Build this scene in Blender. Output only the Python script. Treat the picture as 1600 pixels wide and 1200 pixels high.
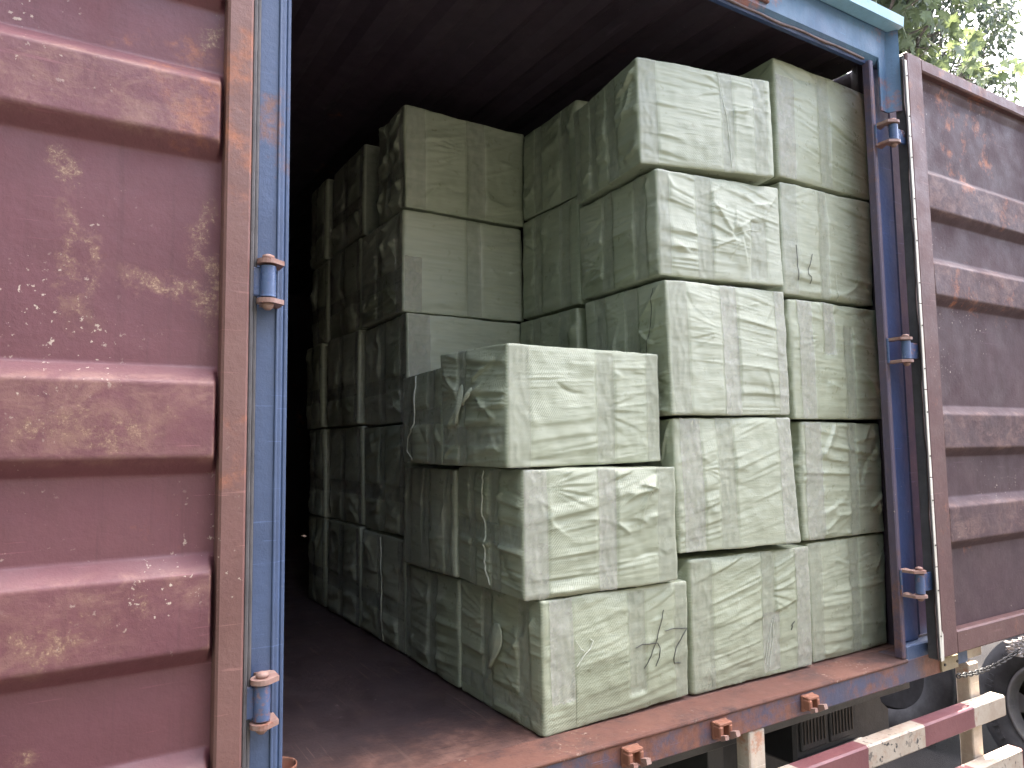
import bpy, math, random
import numpy as np
from mathutils import Matrix, Vector

for o in list(bpy.data.objects):
    bpy.data.objects.remove(o)
scene = bpy.context.scene
COL = scene.collection
R = math.radians

# ------------------------------------------------------------------ camera
CAM = (-2.6526, -1.6220, 0.7968)
YAW, PITCH, ROLL = R(31.495), R(4.835), R(-0.771)
fwd = Vector((math.sin(YAW) * math.cos(PITCH), math.cos(YAW) * math.cos(PITCH), math.sin(PITCH)))
rgt = Vector((math.cos(YAW), -math.sin(YAW), 0))
upv = rgt.cross(fwd)
r2 = math.cos(ROLL) * rgt + math.sin(ROLL) * upv
u2 = -math.sin(ROLL) * rgt + math.cos(ROLL) * upv
cam_data = bpy.data.cameras.new('camera')
cam = bpy.data.objects.new('camera', cam_data)
COL.objects.link(cam)
mw = Matrix((r2, u2, -fwd)).transposed().to_4x4()
mw.translation = CAM
cam.matrix_world = mw
cam_data.sensor_fit = 'HORIZONTAL'
cam_data.sensor_width = 36.0
cam_data.lens = 1152.6 / 1600 * 36
cam_data.clip_start = 0.05
cam_data.clip_end = 3000
scene.camera = cam

# ------------------------------------------------------------------ sky, sun, exposure
SUN_AZ, SUN_EL = 58.0, 66.0          # from +Y towards +X; the sun stands behind the container, up right
world = bpy.data.worlds.new('World')
scene.world = world
world.use_nodes = True
wn = world.node_tree
wn.nodes.clear()
sky = wn.nodes.new('ShaderNodeTexSky')
sky.sky_type = 'NISHITA'
sky.sun_disc = False
sky.sun_elevation = R(SUN_EL)
sky.sun_rotation = R(SUN_AZ)
sky.altitude = 0
sky.air_density = 0.7
sky.dust_density = 6.0
sky.ozone_density = 0.6
bg = wn.nodes.new('ShaderNodeBackground')
bg.inputs['Strength'].default_value = 0.15
wo = wn.nodes.new('ShaderNodeOutputWorld')
wn.links.new(sky.outputs[0], bg.inputs[0])
wn.links.new(bg.outputs[0], wo.inputs[0])

sun_data = bpy.data.lights.new('sun', 'SUN')
sun_data.energy = 3.5
sun_data.angle = R(0.6)
sun_data.color = (1.0, 0.94, 0.84)
sun = bpy.data.objects.new('sun', sun_data)
COL.objects.link(sun)
sd = Vector((math.sin(R(SUN_AZ)) * math.cos(R(SUN_EL)), math.cos(R(SUN_AZ)) * math.cos(R(SUN_EL)), math.sin(R(SUN_EL))))
sun.rotation_euler = sd.to_track_quat('Z', 'Y').to_euler()

scene.view_settings.view_transform = 'Standard'
scene.view_settings.look = 'None'
scene.view_settings.gamma = 1.0
scene.view_settings.exposure = 3.8
scene.view_settings.use_white_balance = True
scene.view_settings.white_balance_temperature = 6850
scene.view_settings.white_balance_tint = 8
scene.render.engine = 'CYCLES'
scene.cycles.use_denoising = True
scene.cycles.max_bounces = 6
scene.cycles.diffuse_bounces = 4
scene.cycles.glossy_bounces = 2
scene.cycles.transmission_bounces = 3
scene.cycles.transparent_max_bounces = 8
scene.cycles.caustics_reflective = False
scene.cycles.caustics_refractive = False

# ------------------------------------------------------------------ material helpers
class NT:
    def __init__(self, name):
        self.m = bpy.data.materials.new(name)
        self.m.use_nodes = True
        self.t = self.m.node_tree
        self.t.nodes.clear()
        self.out = self.n('ShaderNodeOutputMaterial')
        self.b = self.n('ShaderNodeBsdfPrincipled')
        self.l(self.b.outputs[0], self.out.inputs[0])
        self.co = self.n('ShaderNodeTexCoord').outputs['Object']
    def n(self, k, **kw):
        x = self.t.nodes.new(k)
        for a, v in kw.items():
            setattr(x, a, v)
        return x
    def l(self, a, b):
        self.t.links.new(a, b)
    def mapping(self, loc=(0, 0, 0), scale=(1, 1, 1), rot=(0, 0, 0), src=None):
        m = self.n('ShaderNodeMapping')
        m.inputs['Location'].default_value = loc
        m.inputs['Scale'].default_value = scale
        m.inputs['Rotation'].default_value = rot
        self.l(src or self.co, m.inputs['Vector'])
        return m.outputs[0]
    def noise(self, scale, detail=4, rough=0.55, src=None, dist=0.0):
        t = self.n('ShaderNodeTexNoise')
        t.inputs['Scale'].default_value = scale
        t.inputs['Detail'].default_value = detail
        t.inputs['Roughness'].default_value = rough
        t.inputs['Distortion'].default_value = dist
        self.l(src or self.co, t.inputs['Vector'])
        return t.outputs[0]
    def ramp(self, v, lo, hi, a=0.0, b=1.0, smooth=True):
        t = self.n('ShaderNodeMapRange')
        if smooth:
            t.interpolation_type = 'SMOOTHSTEP'
        t.inputs[1].default_value = lo
        t.inputs[2].default_value = hi
        t.inputs[3].default_value = a
        t.inputs[4].default_value = b
        self.l(v, t.inputs[0])
        return t.outputs[0]
    def math(self, op, a, b=None):
        t = self.n('ShaderNodeMath', operation=op)
        for i, x in enumerate((a, b)):
            if x is None:
                continue
            if isinstance(x, (int, float)):
                t.inputs[i].default_value = x
            else:
                self.l(x, t.inputs[i])
        return t.outputs[0]
    def mix(self, f, a, b, mode='MIX'):
        t = self.n('ShaderNodeMix', data_type='RGBA', blend_type=mode)
        for s, x in ((t.inputs[0], f), (t.inputs[6], a), (t.inputs[7], b)):
            if isinstance(x, (int, float)):
                s.default_value = x
            elif isinstance(x, tuple):
                s.default_value = (*x, 1) if len(x) == 3 else x
            else:
                self.l(x, s)
        return t.outputs[2]
    def sep(self, src=None):
        s = self.n('ShaderNodeSeparateXYZ')
        self.l(src or self.co, s.inputs[0])
        return s.outputs
    def color(self, c):
        if isinstance(c, tuple):
            self.b.inputs['Base Color'].default_value = (*c, 1)
        else:
            self.l(c, self.b.inputs['Base Color'])
    def rough(self, r):
        if isinstance(r, (int, float)):
            self.b.inputs['Roughness'].default_value = r
        else:
            self.l(r, self.b.inputs['Roughness'])
    def bump(self, h, strength=0.3, dist=0.01, normal=None):
        t = self.n('ShaderNodeBump')
        t.inputs['Strength'].default_value = strength
        t.inputs['Distance'].default_value = dist
        self.l(h, t.inputs['Height'])
        if normal is not None:
            self.l(normal, t.inputs['Normal'])
        self.l(t.outputs[0], self.b.inputs['Normal'])
        return t.outputs[0]


def painted(name, base, alt, rust=(0.23, 0.085, 0.045), rust_lo=0.6, rust_hi=0.72, chip=(0.56, 0.47, 0.38),
            chip_lo=0.70, rough=0.55, dusty=None, band=None, patches=(), scale=1.0, metal=0.0, mottle=(0.3, 0.7)):
    """old paint on steel: mottled, rusted in patches, chipped in specks"""
    n = NT(name)
    off = n.mapping(loc=(3.7, 1.3, 8.1))
    c = n.mix(n.ramp(n.noise(2.2 * scale, 6, 0.6), *mottle), base, alt)
    c = n.mix(n.ramp(n.noise(11 * scale, 8, 0.7, off), 0.35, 0.8, 0, 0.45), c, tuple(x * 1.45 for x in base))
    # vertical grime streaks
    st = n.noise(6, 5, 0.6, n.mapping(scale=(9, 9, 0.5)))
    c = n.mix(n.ramp(st, 0.5, 0.8, 0, 0.35), c, tuple(x * 0.62 for x in base))
    big = n.noise(1.7 * scale, 5, 0.62, off)
    fine = n.noise(14 * scale, 8, 0.72)
    rmask = n.math('ADD', n.math('MULTIPLY', big, 0.62), n.math('MULTIPLY', fine, 0.42))
    rm = n.ramp(rmask, rust_lo, rust_hi)
    rcol = n.mix(n.ramp(n.noise(38, 6, 0.7), 0.3, 0.7), rust, tuple(x * 1.55 for x in rust))
    c = n.mix(rm, c, rcol)
    rr = n.ramp(n.noise(9, 5, 0.6), 0.2, 0.8, rough - 0.12, rough + 0.18)
    if band is not None:       # raised, scuffed ribs (object Y of the rib tops)
        y = n.sep()[1]
        bm = n.ramp(y, band[0], band[1], 0, 1)
        sc = n.noise(13, 9, 0.78, n.mapping(scale=(0.8, 1, 1.25), rot=(0, 0.35, 0)), 0.5)
        s2 = n.noise(3.2, 5, 0.6, off)
        k = n.math('MULTIPLY', bm, n.math('MULTIPLY', n.ramp(sc, 0.40, 0.66), n.ramp(s2, 0.30, 0.55)))
        c = n.mix(n.math('MULTIPLY', k, 0.55), c, dusty)
        pt = n.n('ShaderNodeNewGeometry').outputs['Pointiness']
        ew = n.math('MULTIPLY', n.ramp(pt, 0.515, 0.56), n.ramp(n.noise(22, 6, 0.7), 0.38, 0.62))
        c = n.mix(n.math('MULTIPLY', ew, 0.7), c, tuple(x * 1.1 for x in dusty))
    sc_ = n.noise(5.0, 2, 0.5, n.mapping(scale=(1.0, 1.0, 26.0), rot=(0, 0.22, 0)), 0.3)
    scm = n.math('MULTIPLY', n.ramp(sc_, 0.665, 0.69), n.ramp(n.noise(2.6, 3, 0.6, off), 0.48, 0.62))
    c = n.mix(n.math('MULTIPLY', scm, 0.35), c, tuple(min(1, x * 2.6 + .02) for x in base))
    # chips: pale specks grouped in clusters
    cm = n.ramp(n.noise(85, 3, 0.6), chip_lo - 0.06, chip_lo)
    cl = n.ramp(n.noise(3.3, 4, 0.6, n.mapping(loc=(9.1, 2.2, 4.4))), 0.52, 0.68)
    chips = n.math('MULTIPLY', cm, cl)
    if patches:
        wt = n.n('ShaderNodeTexNoise')
        wt.inputs['Scale'].default_value = 9.0
        wt.inputs['Detail'].default_value = 6
        wt.inputs['Roughness'].default_value = 0.7
        n.l(n.co, wt.inputs['Vector'])
        ws1 = n.n('ShaderNodeVectorMath', operation='SUBTRACT')
        n.l(wt.outputs['Color'], ws1.inputs[0])
        ws1.inputs[1].default_value = (.5, .5, .5)
        ws2 = n.n('ShaderNodeVectorMath', operation='SCALE')
        n.l(ws1.outputs[0], ws2.inputs[0])
        ws2.inputs['Scale'].default_value = 0.22
        ws3 = n.n('ShaderNodeVectorMath', operation='ADD')
        n.l(n.co, ws3.inputs[0])
        n.l(ws2.outputs[0], ws3.inputs[1])
        warped = ws3.outputs[0]
        broken = n.ramp(n.noise(26, 6, 0.75), 0.40, 0.62)
    for (px, pz, sx, sz, rot, thr) in patches:
        g = n.n('ShaderNodeTexGradient', gradient_type='SPHERICAL')
        mp = n.n('ShaderNodeMapping', vector_type='TEXTURE')
        mp.inputs['Location'].default_value = (px, 0, pz)
        mp.inputs['Rotation'].default_value = (0, rot, 0)
        mp.inputs['Scale'].default_value = (sx, 4.0, sz)
        n.l(warped, mp.inputs['Vector'])
        n.l(mp.outputs[0], g.inputs[0])
        gm = n.ramp(g.outputs[1], 0.0, 0.7)
        pn = n.noise(150, 5, 0.8, n.mapping(loc=(px * 7, 0, pz * 5)))
        pm = n.ramp(n.math('ADD', n.math('MULTIPLY', gm, 0.16), pn), thr - 0.03, thr + 0.07)
        pm = n.math('MULTIPLY', n.math('MULTIPLY', pm, broken), n.ramp(gm, 0.02, 0.2))
        c = n.mix(n.math('MULTIPLY', n.math('MULTIPLY', gm, broken), 0.55), c, (0.25, 0.145, 0.10))
        c = n.mix(n.math('MULTIPLY', pm, 0.6), c, (chip[0] * 0.86, chip[1] * 0.72, chip[2] * 0.56))
    c = n.mix(n.math('MULTIPLY', chips, 0.9), c, chip)
    n.color(c)
    n.rough(rr)
    n.b.inputs['Metallic'].default_value = metal
    h = n.math('ADD', n.math('MULTIPLY', n.noise(60, 6, 0.7), 0.35), n.math('MULTIPLY', n.noise(5, 3, 0.5), 1.0))
    h = n.math('SUBTRACT', h, n.math('MULTIPLY', rm, 0.12))
    n.bump(h, 0.35, 0.012)
    return n.m


M = {}
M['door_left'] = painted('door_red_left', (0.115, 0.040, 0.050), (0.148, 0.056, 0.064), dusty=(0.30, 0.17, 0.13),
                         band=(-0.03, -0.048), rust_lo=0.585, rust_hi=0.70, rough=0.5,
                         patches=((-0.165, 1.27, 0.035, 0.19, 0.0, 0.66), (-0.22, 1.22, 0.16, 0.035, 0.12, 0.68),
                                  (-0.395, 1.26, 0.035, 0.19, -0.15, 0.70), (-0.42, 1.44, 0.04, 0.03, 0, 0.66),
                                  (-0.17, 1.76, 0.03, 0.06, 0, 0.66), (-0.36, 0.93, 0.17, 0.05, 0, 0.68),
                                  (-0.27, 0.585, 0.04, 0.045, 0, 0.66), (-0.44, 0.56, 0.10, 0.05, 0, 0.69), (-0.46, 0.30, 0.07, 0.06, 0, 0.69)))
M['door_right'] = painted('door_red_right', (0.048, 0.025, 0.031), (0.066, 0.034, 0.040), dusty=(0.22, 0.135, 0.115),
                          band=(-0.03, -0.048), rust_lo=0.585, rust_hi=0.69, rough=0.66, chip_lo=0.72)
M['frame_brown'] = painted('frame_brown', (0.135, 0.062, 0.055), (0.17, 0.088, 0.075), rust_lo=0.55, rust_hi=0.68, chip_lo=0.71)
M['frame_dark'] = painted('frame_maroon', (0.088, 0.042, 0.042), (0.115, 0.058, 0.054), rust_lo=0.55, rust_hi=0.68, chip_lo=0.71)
M['blue'] = painted('post_blue', (0.050, 0.078, 0.148), (0.062, 0.094, 0.168), rust=(0.14, 0.07, 0.055), rust_lo=0.585, rust_hi=0.68, chip_lo=0.75, rough=0.42)
M['blue_dark'] = painted('post_navy', (0.028, 0.050, 0.13), (0.035, 0.062, 0.15), rust=(0.10, 0.05, 0.045), rust_lo=0.66, rust_hi=0.74, chip_lo=0.77, rough=0.45)
M['teal'] = painted('header_teal', (0.060, 0.14, 0.22), (0.068, 0.12, 0.21), rust=(0.20, 0.085, 0.07), rust_lo=0.54, rust_hi=0.64, chip_lo=0.74, rough=0.45)
M['gutter'] = painted('gutter_pale', (0.22, 0.40, 0.50), (0.26, 0.44, 0.53), rust_lo=0.68, rust_hi=0.76, chip_lo=0.8, rough=0.45)
M['sill'] = painted('sill_rusty_blue', (0.050, 0.060, 0.110), (0.10, 0.064, 0.066), rust=(0.135, 0.055, 0.038), rust_lo=0.44, rust_hi=0.58, chip_lo=0.72, scale=1.6)
M['rust_top'] = painted('rust_orange', (0.120, 0.050, 0.037), (0.175, 0.080, 0.056), rust=(0.060, 0.031, 0.027), rust_lo=0.47, rust_hi=0.62, chip_lo=0.66, rough=0.8, scale=2.0)
M['rust_bright'] = painted('rust_bright', (0.20, 0.075, 0.045), (0.25, 0.11, 0.07), rust=(0.13, 0.09, 0.06), rust_lo=0.52, rust_hi=0.7, chip_lo=0.70, rough=0.7, scale=4.0)
M['hinge_blue'] = painted('hinge_blue', (0.05, 0.08, 0.17), (0.07, 0.11, 0.21), rust=(0.20, 0.09, 0.065), rust_lo=0.52, rust_hi=0.64, chip=(0.75, 0.75, 0.78), chip_lo=0.60, rough=0.3, scale=6.0)
M['hinge_rust'] = painted('hinge_rust', (0.22, 0.12, 0.10), (0.30, 0.21, 0.18), rust=(0.17, 0.07, 0.045), rust_lo=0.52, rust_hi=0.68, chip_lo=0.66, rough=0.5, scale=8.0)
M['interior'] = painted('interior_flare_purple', (0.046, 0.032, 0.046), (0.058, 0.039, 0.053), rust_lo=0.62, rust_hi=0.74, chip_lo=0.76, rough=0.6)  # brown paint shifted to purple, the lens-flare tint put into the colour
def floor_mat():
    """dark trodden floor, worn to rust where goods are dragged over the threshold"""
    n = NT('floor_worn')
    y = n.sep()[1]
    c = n.mix(n.ramp(n.noise(2.5, 6, 0.65), 0.3, 0.7), (0.040, 0.025, 0.027), (0.066, 0.040, 0.038))
    c = n.mix(n.ramp(n.noise(9, 7, 0.7, n.mapping(scale=(1, .35, 1))), 0.5, 0.72, 0, .6), c, (0.10, 0.062, 0.052))
    wob = n.math('MULTIPLY', n.math('SUBTRACT', n.noise(5, 7, 0.7), 0.5), 0.75)
    k = n.ramp(n.math('ADD', y, wob), 0.42, 0.10)
    w = n.mix(n.ramp(n.noise(24, 7, 0.7), 0.3, 0.7), (0.10, 0.050, 0.040), (0.20, 0.105, 0.080))
    c = n.mix(k, c, w)
    scr = n.noise(6, 3, 0.6, n.mapping(scale=(14, .6, 1), rot=(0, 0, .12)))
    c = n.mix(n.math('MULTIPLY', n.ramp(scr, 0.60, 0.66), n.ramp(n.noise(3, 4), 0.42, 0.62, 0, .55)), c, (0.19, 0.115, 0.095))
    scr2 = n.noise(6, 3, 0.6, n.mapping(scale=(.7, 11, 1), rot=(0, 0, -.3)))
    c = n.mix(n.math('MULTIPLY', n.ramp(scr2, 0.62, 0.67), n.ramp(n.noise(2.4, 4, 0.6, n.mapping(loc=(5, 1, 0))), 0.45, 0.62, 0, .4)), c, (0.018, 0.013, 0.014))
    sp = n.math('MULTIPLY', n.ramp(n.noise(46, 4, 0.6), 0.64, 0.69), n.ramp(n.noise(4, 3), 0.52, 0.66))
    c = n.mix(n.math('MULTIPLY', sp, 0.7), c, (0.36, 0.27, 0.24))
    n.color(c)
    n.rough(n.ramp(n.noise(7, 5), 0.3, 0.7, 0.55, 0.8))
    n.bump(n.noise(40, 6, 0.7), 0.4, 0.008)
    return n.m
M['floor'] = floor_mat()
M['jamb'] = painted('jamb_purple', (0.062, 0.052, 0.095), (0.085, 0.058, 0.075), rust=(0.12, 0.058, 0.045), rust_lo=0.52, rust_hi=0.66, chip_lo=0.70, rough=0.5)
M['white_strip'] = painted('strip_white', (0.60, 0.58, 0.52), (0.52, 0.48, 0.42), rust=(0.30, 0.18, 0.12), rust_lo=0.63, rust_hi=0.72, chip_lo=0.9, rough=0.5, scale=2.0)
M['guard_white'] = painted('guard_white', (0.46, 0.40, 0.33), (0.38, 0.30, 0.24), rust=(0.33, 0.17, 0.11), rust_lo=0.56, rust_hi=0.68, chip=(0.05, 0.045, 0.05), chip_lo=0.72, rough=0.6, scale=3.0)
M['plate'] = painted('plate_ochre', (0.30, 0.24, 0.15), (0.25, 0.19, 0.12), rust_lo=0.66, rust_hi=0.74, chip_lo=0.8, rough=0.5)
M['truck_grey'] = painted('truck_grey', (0.060, 0.058, 0.060), (0.078, 0.074, 0.072), rust_lo=0.66, rust_hi=0.76, chip_lo=0.8)
M['truck_dark'] = painted('truck_black', (0.022, 0.022, 0.026), (0.032, 0.031, 0.034), rust=(0.05, 0.035, 0.03), rust_lo=0.62, rust_hi=0.76, chip_lo=0.8)
M['truck_body'] = painted('truck_body', (0.20, 0.22, 0.26), (0.24, 0.26, 0.29), rust_lo=0.66, rust_hi=0.76, chip_lo=0.8)
M['steel_rim'] = painted('rim_grey', (0.12, 0.115, 0.112), (0.16, 0.15, 0.14), rust=(0.14, 0.12, 0.08), rust_lo=0.60, rust_hi=0.72, chip_lo=0.8, rough=0.5, scale=3)


def guard_paint():
    n = NT('guard_stripes')
    x = n.sep()[0]
    # red and dirty-white blocks painted along the rail, 0.335 m each
    k = n.math('FRACT', n.math('DIVIDE', n.math('SUBTRACT', x, 1.109), 0.67))
    wob = n.math('MULTIPLY', n.math('SUBTRACT', n.noise(30, 3), 0.5), 0.02)
    red = n.math('LESS_THAN', n.math('ADD', k, wob), 0.5)
    w = n.mix(n.ramp(n.noise(7, 6, 0.65), 0.35, 0.7), (0.40, 0.35, 0.29), (0.29, 0.225, 0.175))
    w = n.mix(n.ramp(n.noise(28, 6, 0.7), 0.55, 0.75, 0, 0.7), w, (0.30, 0.16, 0.11))
    w = n.mix(n.math('MULTIPLY', n.ramp(n.noise(40, 4, 0.6), 0.60, 0.65), n.ramp(n.noise(5, 2), 0.5, 0.62)), w, (0.03, 0.03, 0.035))
    r = n.mix(n.ramp(n.noise(6, 6, 0.6), 0.3, 0.75), (0.135, 0.045, 0.052), (0.175, 0.068, 0.072))
    r = n.mix(n.ramp(n.noise(50, 4, 0.6), 0.68, 0.74, 0, 0.6), r, (0.12, 0.05, 0.05))
    n.color(n.mix(red, w, r))
    n.rough(n.ramp(n.noise(9, 4), 0.3, 0.7, 0.42, 0.65))
    n.bump(n.noise(40, 6, 0.7), 0.25, 0.006)
    return n.m
M['guard'] = guard_paint()


def simple(name, c, rough=0.6, var=0.25, scale=12, bump=0.2, metal=0.0):
    n = NT(name)
    n.color(n.mix(n.ramp(n.noise(scale, 6, 0.65), 0.3, 0.7), tuple(x * (1 - var) for x in c), tuple(min(1, x * (1 + var)) for x in c)))
    n.rough(n.ramp(n.noise(scale * 1.3, 4), 0.3, 0.7, max(0.05, rough - 0.1), min(1, rough + 0.1)))
    n.b.inputs['Metallic'].default_value = metal
    n.bump(n.noise(scale * 5, 5, 0.65), bump, 0.006)
    return n.m
M['rubber'] = simple('rubber_gasket', (0.075, 0.070, 0.072), 0.6)
M['gasket_brown'] = simple('gasket_brown', (0.13, 0.085, 0.08), 0.6)
M['tyre'] = simple('tyre_rubber', (0.032, 0.031, 0.032), 0.75, 0.35, 9, 0.3)
M['chain'] = simple('chain_dark', (0.020, 0.019, 0.021), 0.5, 0.3, 40, 0.2, 0.0)
M['ink'] = simple('black_ink', (0.018, 0.018, 0.02), 0.5, 0.2)
M['cord'] = simple('pale_cord', (0.52, 0.54, 0.46), 0.6, 0.15, 80)
M['bark'] = simple('bark', (0.10, 0.085, 0.07), 0.85, 0.4, 8, 0.6)
M['bolt'] = simple('bolt_dark', (0.05, 0.04, 0.035), 0.5, 0.3)


def asphalt():
    n = NT('ground_concrete')
    c = n.mix(n.ramp(n.noise(0.4, 6, 0.6), 0.3, 0.7), (0.022, 0.021, 0.021), (0.034, 0.032, 0.031))
    c = n.mix(n.ramp(n.noise(120, 3, 0.6), 0.4, 0.7, 0, 0.4), c, (0.04, 0.04, 0.04))
    n.color(c)
    n.rough(0.9)
    n.b.inputs['Specular IOR Level'].default_value = 0.08
    n.bump(n.noise(150, 4), 0.4, 0.01)
    return n.m
M['ground'] = asphalt()


def fabric(name, c0, c1):
    """woven polypropylene sheet: fine tape weave, faint horizontal streaks, soft sheen"""
    n = NT(name)
    info = n.n('ShaderNodeObjectInfo').outputs['Random']
    s = n.noise(16, 5, 0.62, n.mapping(scale=(0.35, 0.35, 5.5)))
    c = n.mix(n.ramp(s, 0.32, 0.68), c0, c1)
    c = n.mix(n.ramp(n.noise(3.0, 4, 0.55), 0.3, 0.75, 0, 0.35), c, tuple(x * 0.84 for x in c0))
    hsv = n.n('ShaderNodeHueSaturation')
    n.l(n.ramp(info, 0, 1, 0.90, 1.08, False), hsv.inputs['Value'])
    n.l(n.ramp(info, 0, 1, 1.12, 0.9, False), hsv.inputs['Saturation'])
    n.l(c, hsv.inputs['Color'])
    # the weave
    x, y, z = n.sep()
    xy = n.math('ADD', x, y)
    def wv(v, f):
        return n.math('SINE', n.math('MULTIPLY', v, f))
    weave = n.math('MULTIPLY', wv(n.math('ADD', xy, n.math('MULTIPLY', z, 0.5)), 2 * math.pi / 0.0070), wv(z, 2 * math.pi / 0.0056))
    thread = wv(z, 2 * math.pi / 0.0030)
    cc = n.mix(n.ramp(weave, -1, 1, 0, 0.22, False), hsv.outputs[0], (0.12, 0.14, 0.10))
    n.color(cc)
    n.rough(n.ramp(n.noise(30, 3), 0.3, 0.7, 0.27, 0.38))
    n.b.inputs['Specular IOR Level'].default_value = 0.6
    h = n.math('ADD', n.math('MULTIPLY', weave, 0.20), n.math('MULTIPLY', thread, 0.04))
    f1 = n.noise(26, 6, 0.6, n.mapping(scale=(0.55, 0.55, 3.2)), 0.6)
    f2 = n.noise(90, 4, 0.6, n.mapping(scale=(0.7, 0.7, 2.0)))
    h = n.math('ADD', h, n.math('MULTIPLY', f1, 0.8))
    h = n.math('ADD', h, n.math('MULTIPLY', f2, 0.35))
    n.bump(h, 0.55, 0.0035)
    return n.m
M['fabric'] = fabric('woven_green_sheet', (0.338, 0.368, 0.270), (0.405, 0.430, 0.322))
M['fabric_overlap'] = fabric('woven_green_overlap', (0.300, 0.330, 0.235), (0.350, 0.378, 0.275))


def tape(name, c, alpha, rough):
    n = NT(name)
    n.color(n.mix(n.ramp(n.noise(40, 5, 0.65, n.mapping(scale=(1, 1, 0.3))), 0.3, 0.7), tuple(x * 0.85 for x in c), c))
    n.rough(n.ramp(n.noise(60, 4), 0.3, 0.7, rough, rough + 0.2))
    h = n.math('ADD', n.math('MULTIPLY', n.noise(55, 5, 0.65, n.mapping(scale=(1, 1, 0.6)), 0.8), 1.0), n.math('MULTIPLY', n.noise(160, 4, 0.6), 0.4))
    n.bump(h, 0.4, 0.004)
    tr = n.n('ShaderNodeBsdfTransparent')
    mx = n.n('ShaderNodeMixShader')
    f = n.ramp(n.noise(18, 5, 0.7), 0.3, 0.75, alpha * 0.7, min(1, alpha * 1.25))
    n.l(f, mx.inputs[0])
    n.l(tr.outputs[0], mx.inputs[1])
    n.l(n.b.outputs[0], mx.inputs[2])
    n.l(mx.outputs[0], n.out.inputs[0])
    return n.m
M['tape'] = tape('clear_packing_tape', (0.42, 0.435, 0.36), 0.30, 0.18)
M['tape_pale'] = tape('milky_packing_tape', (0.51, 0.51, 0.455), 0.42, 0.20)
M['tape_brown'] = tape('buff_packing_tape', (0.42, 0.415, 0.34), 0.45, 0.3)
M['plastic'] = tape('clear_plastic_sheet', (0.42, 0.38, 0.38), 0.75, 0.3)


def leaf_mat(name, c, t):
    n = NT(name)
    col = n.mix(n.ramp(n.noise(1.6, 4), 0.3, 0.7), c, tuple(x * 1.5 for x in c))
    n.color(col)
    n.rough(0.45)
    tl = n.n('ShaderNodeBsdfTranslucent')
    tl.inputs[0].default_value = (*t, 1)
    mx = n.n('ShaderNodeMixShader')
    mx.inputs[0].default_value = 0.4
    n.l(n.b.outputs[0], mx.inputs[1])
    n.l(tl.outputs[0], mx.inputs[2])
    n.l(mx.outputs[0], n.out.inputs[0])
    return n.m
M['leaf_big'] = leaf_mat('leaf_broad', (0.085, 0.112, 0.068), (0.14, 0.175, 0.075))
M['leaf_small'] = leaf_mat('leaf_small', (0.058, 0.074, 0.055), (0.09, 0.115, 0.065))

# ------------------------------------------------------------------ mesh helpers
WORLD = {}


def link(name, mesh, parent=None, mat=None, smooth=False):
    if mat is not None:
        mesh.materials.append(mat)
    o = bpy.data.objects.new(name, mesh)
    COL.objects.link(o)
    if parent is not None:
        o.parent = parent
    if smooth:
        mesh.polygons.foreach_set('use_smooth', [True] * len(mesh.polygons))
    return o


def tag(o, label=None, cat=None, group=None, kind=None):
    for k, v in (('label', label), ('category', cat), ('group', group), ('kind', kind)):
        if v:
            o[k] = v
    return o


def empty(name, loc, label, cat, group=None, kind=None):
    o = bpy.data.objects.new(name, None)
    COL.objects.link(o)
    o.location = loc
    o.empty_display_size = 0.1
    WORLD[o.name] = Vector(loc)
    return tag(o, label, cat, group, kind)


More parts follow.
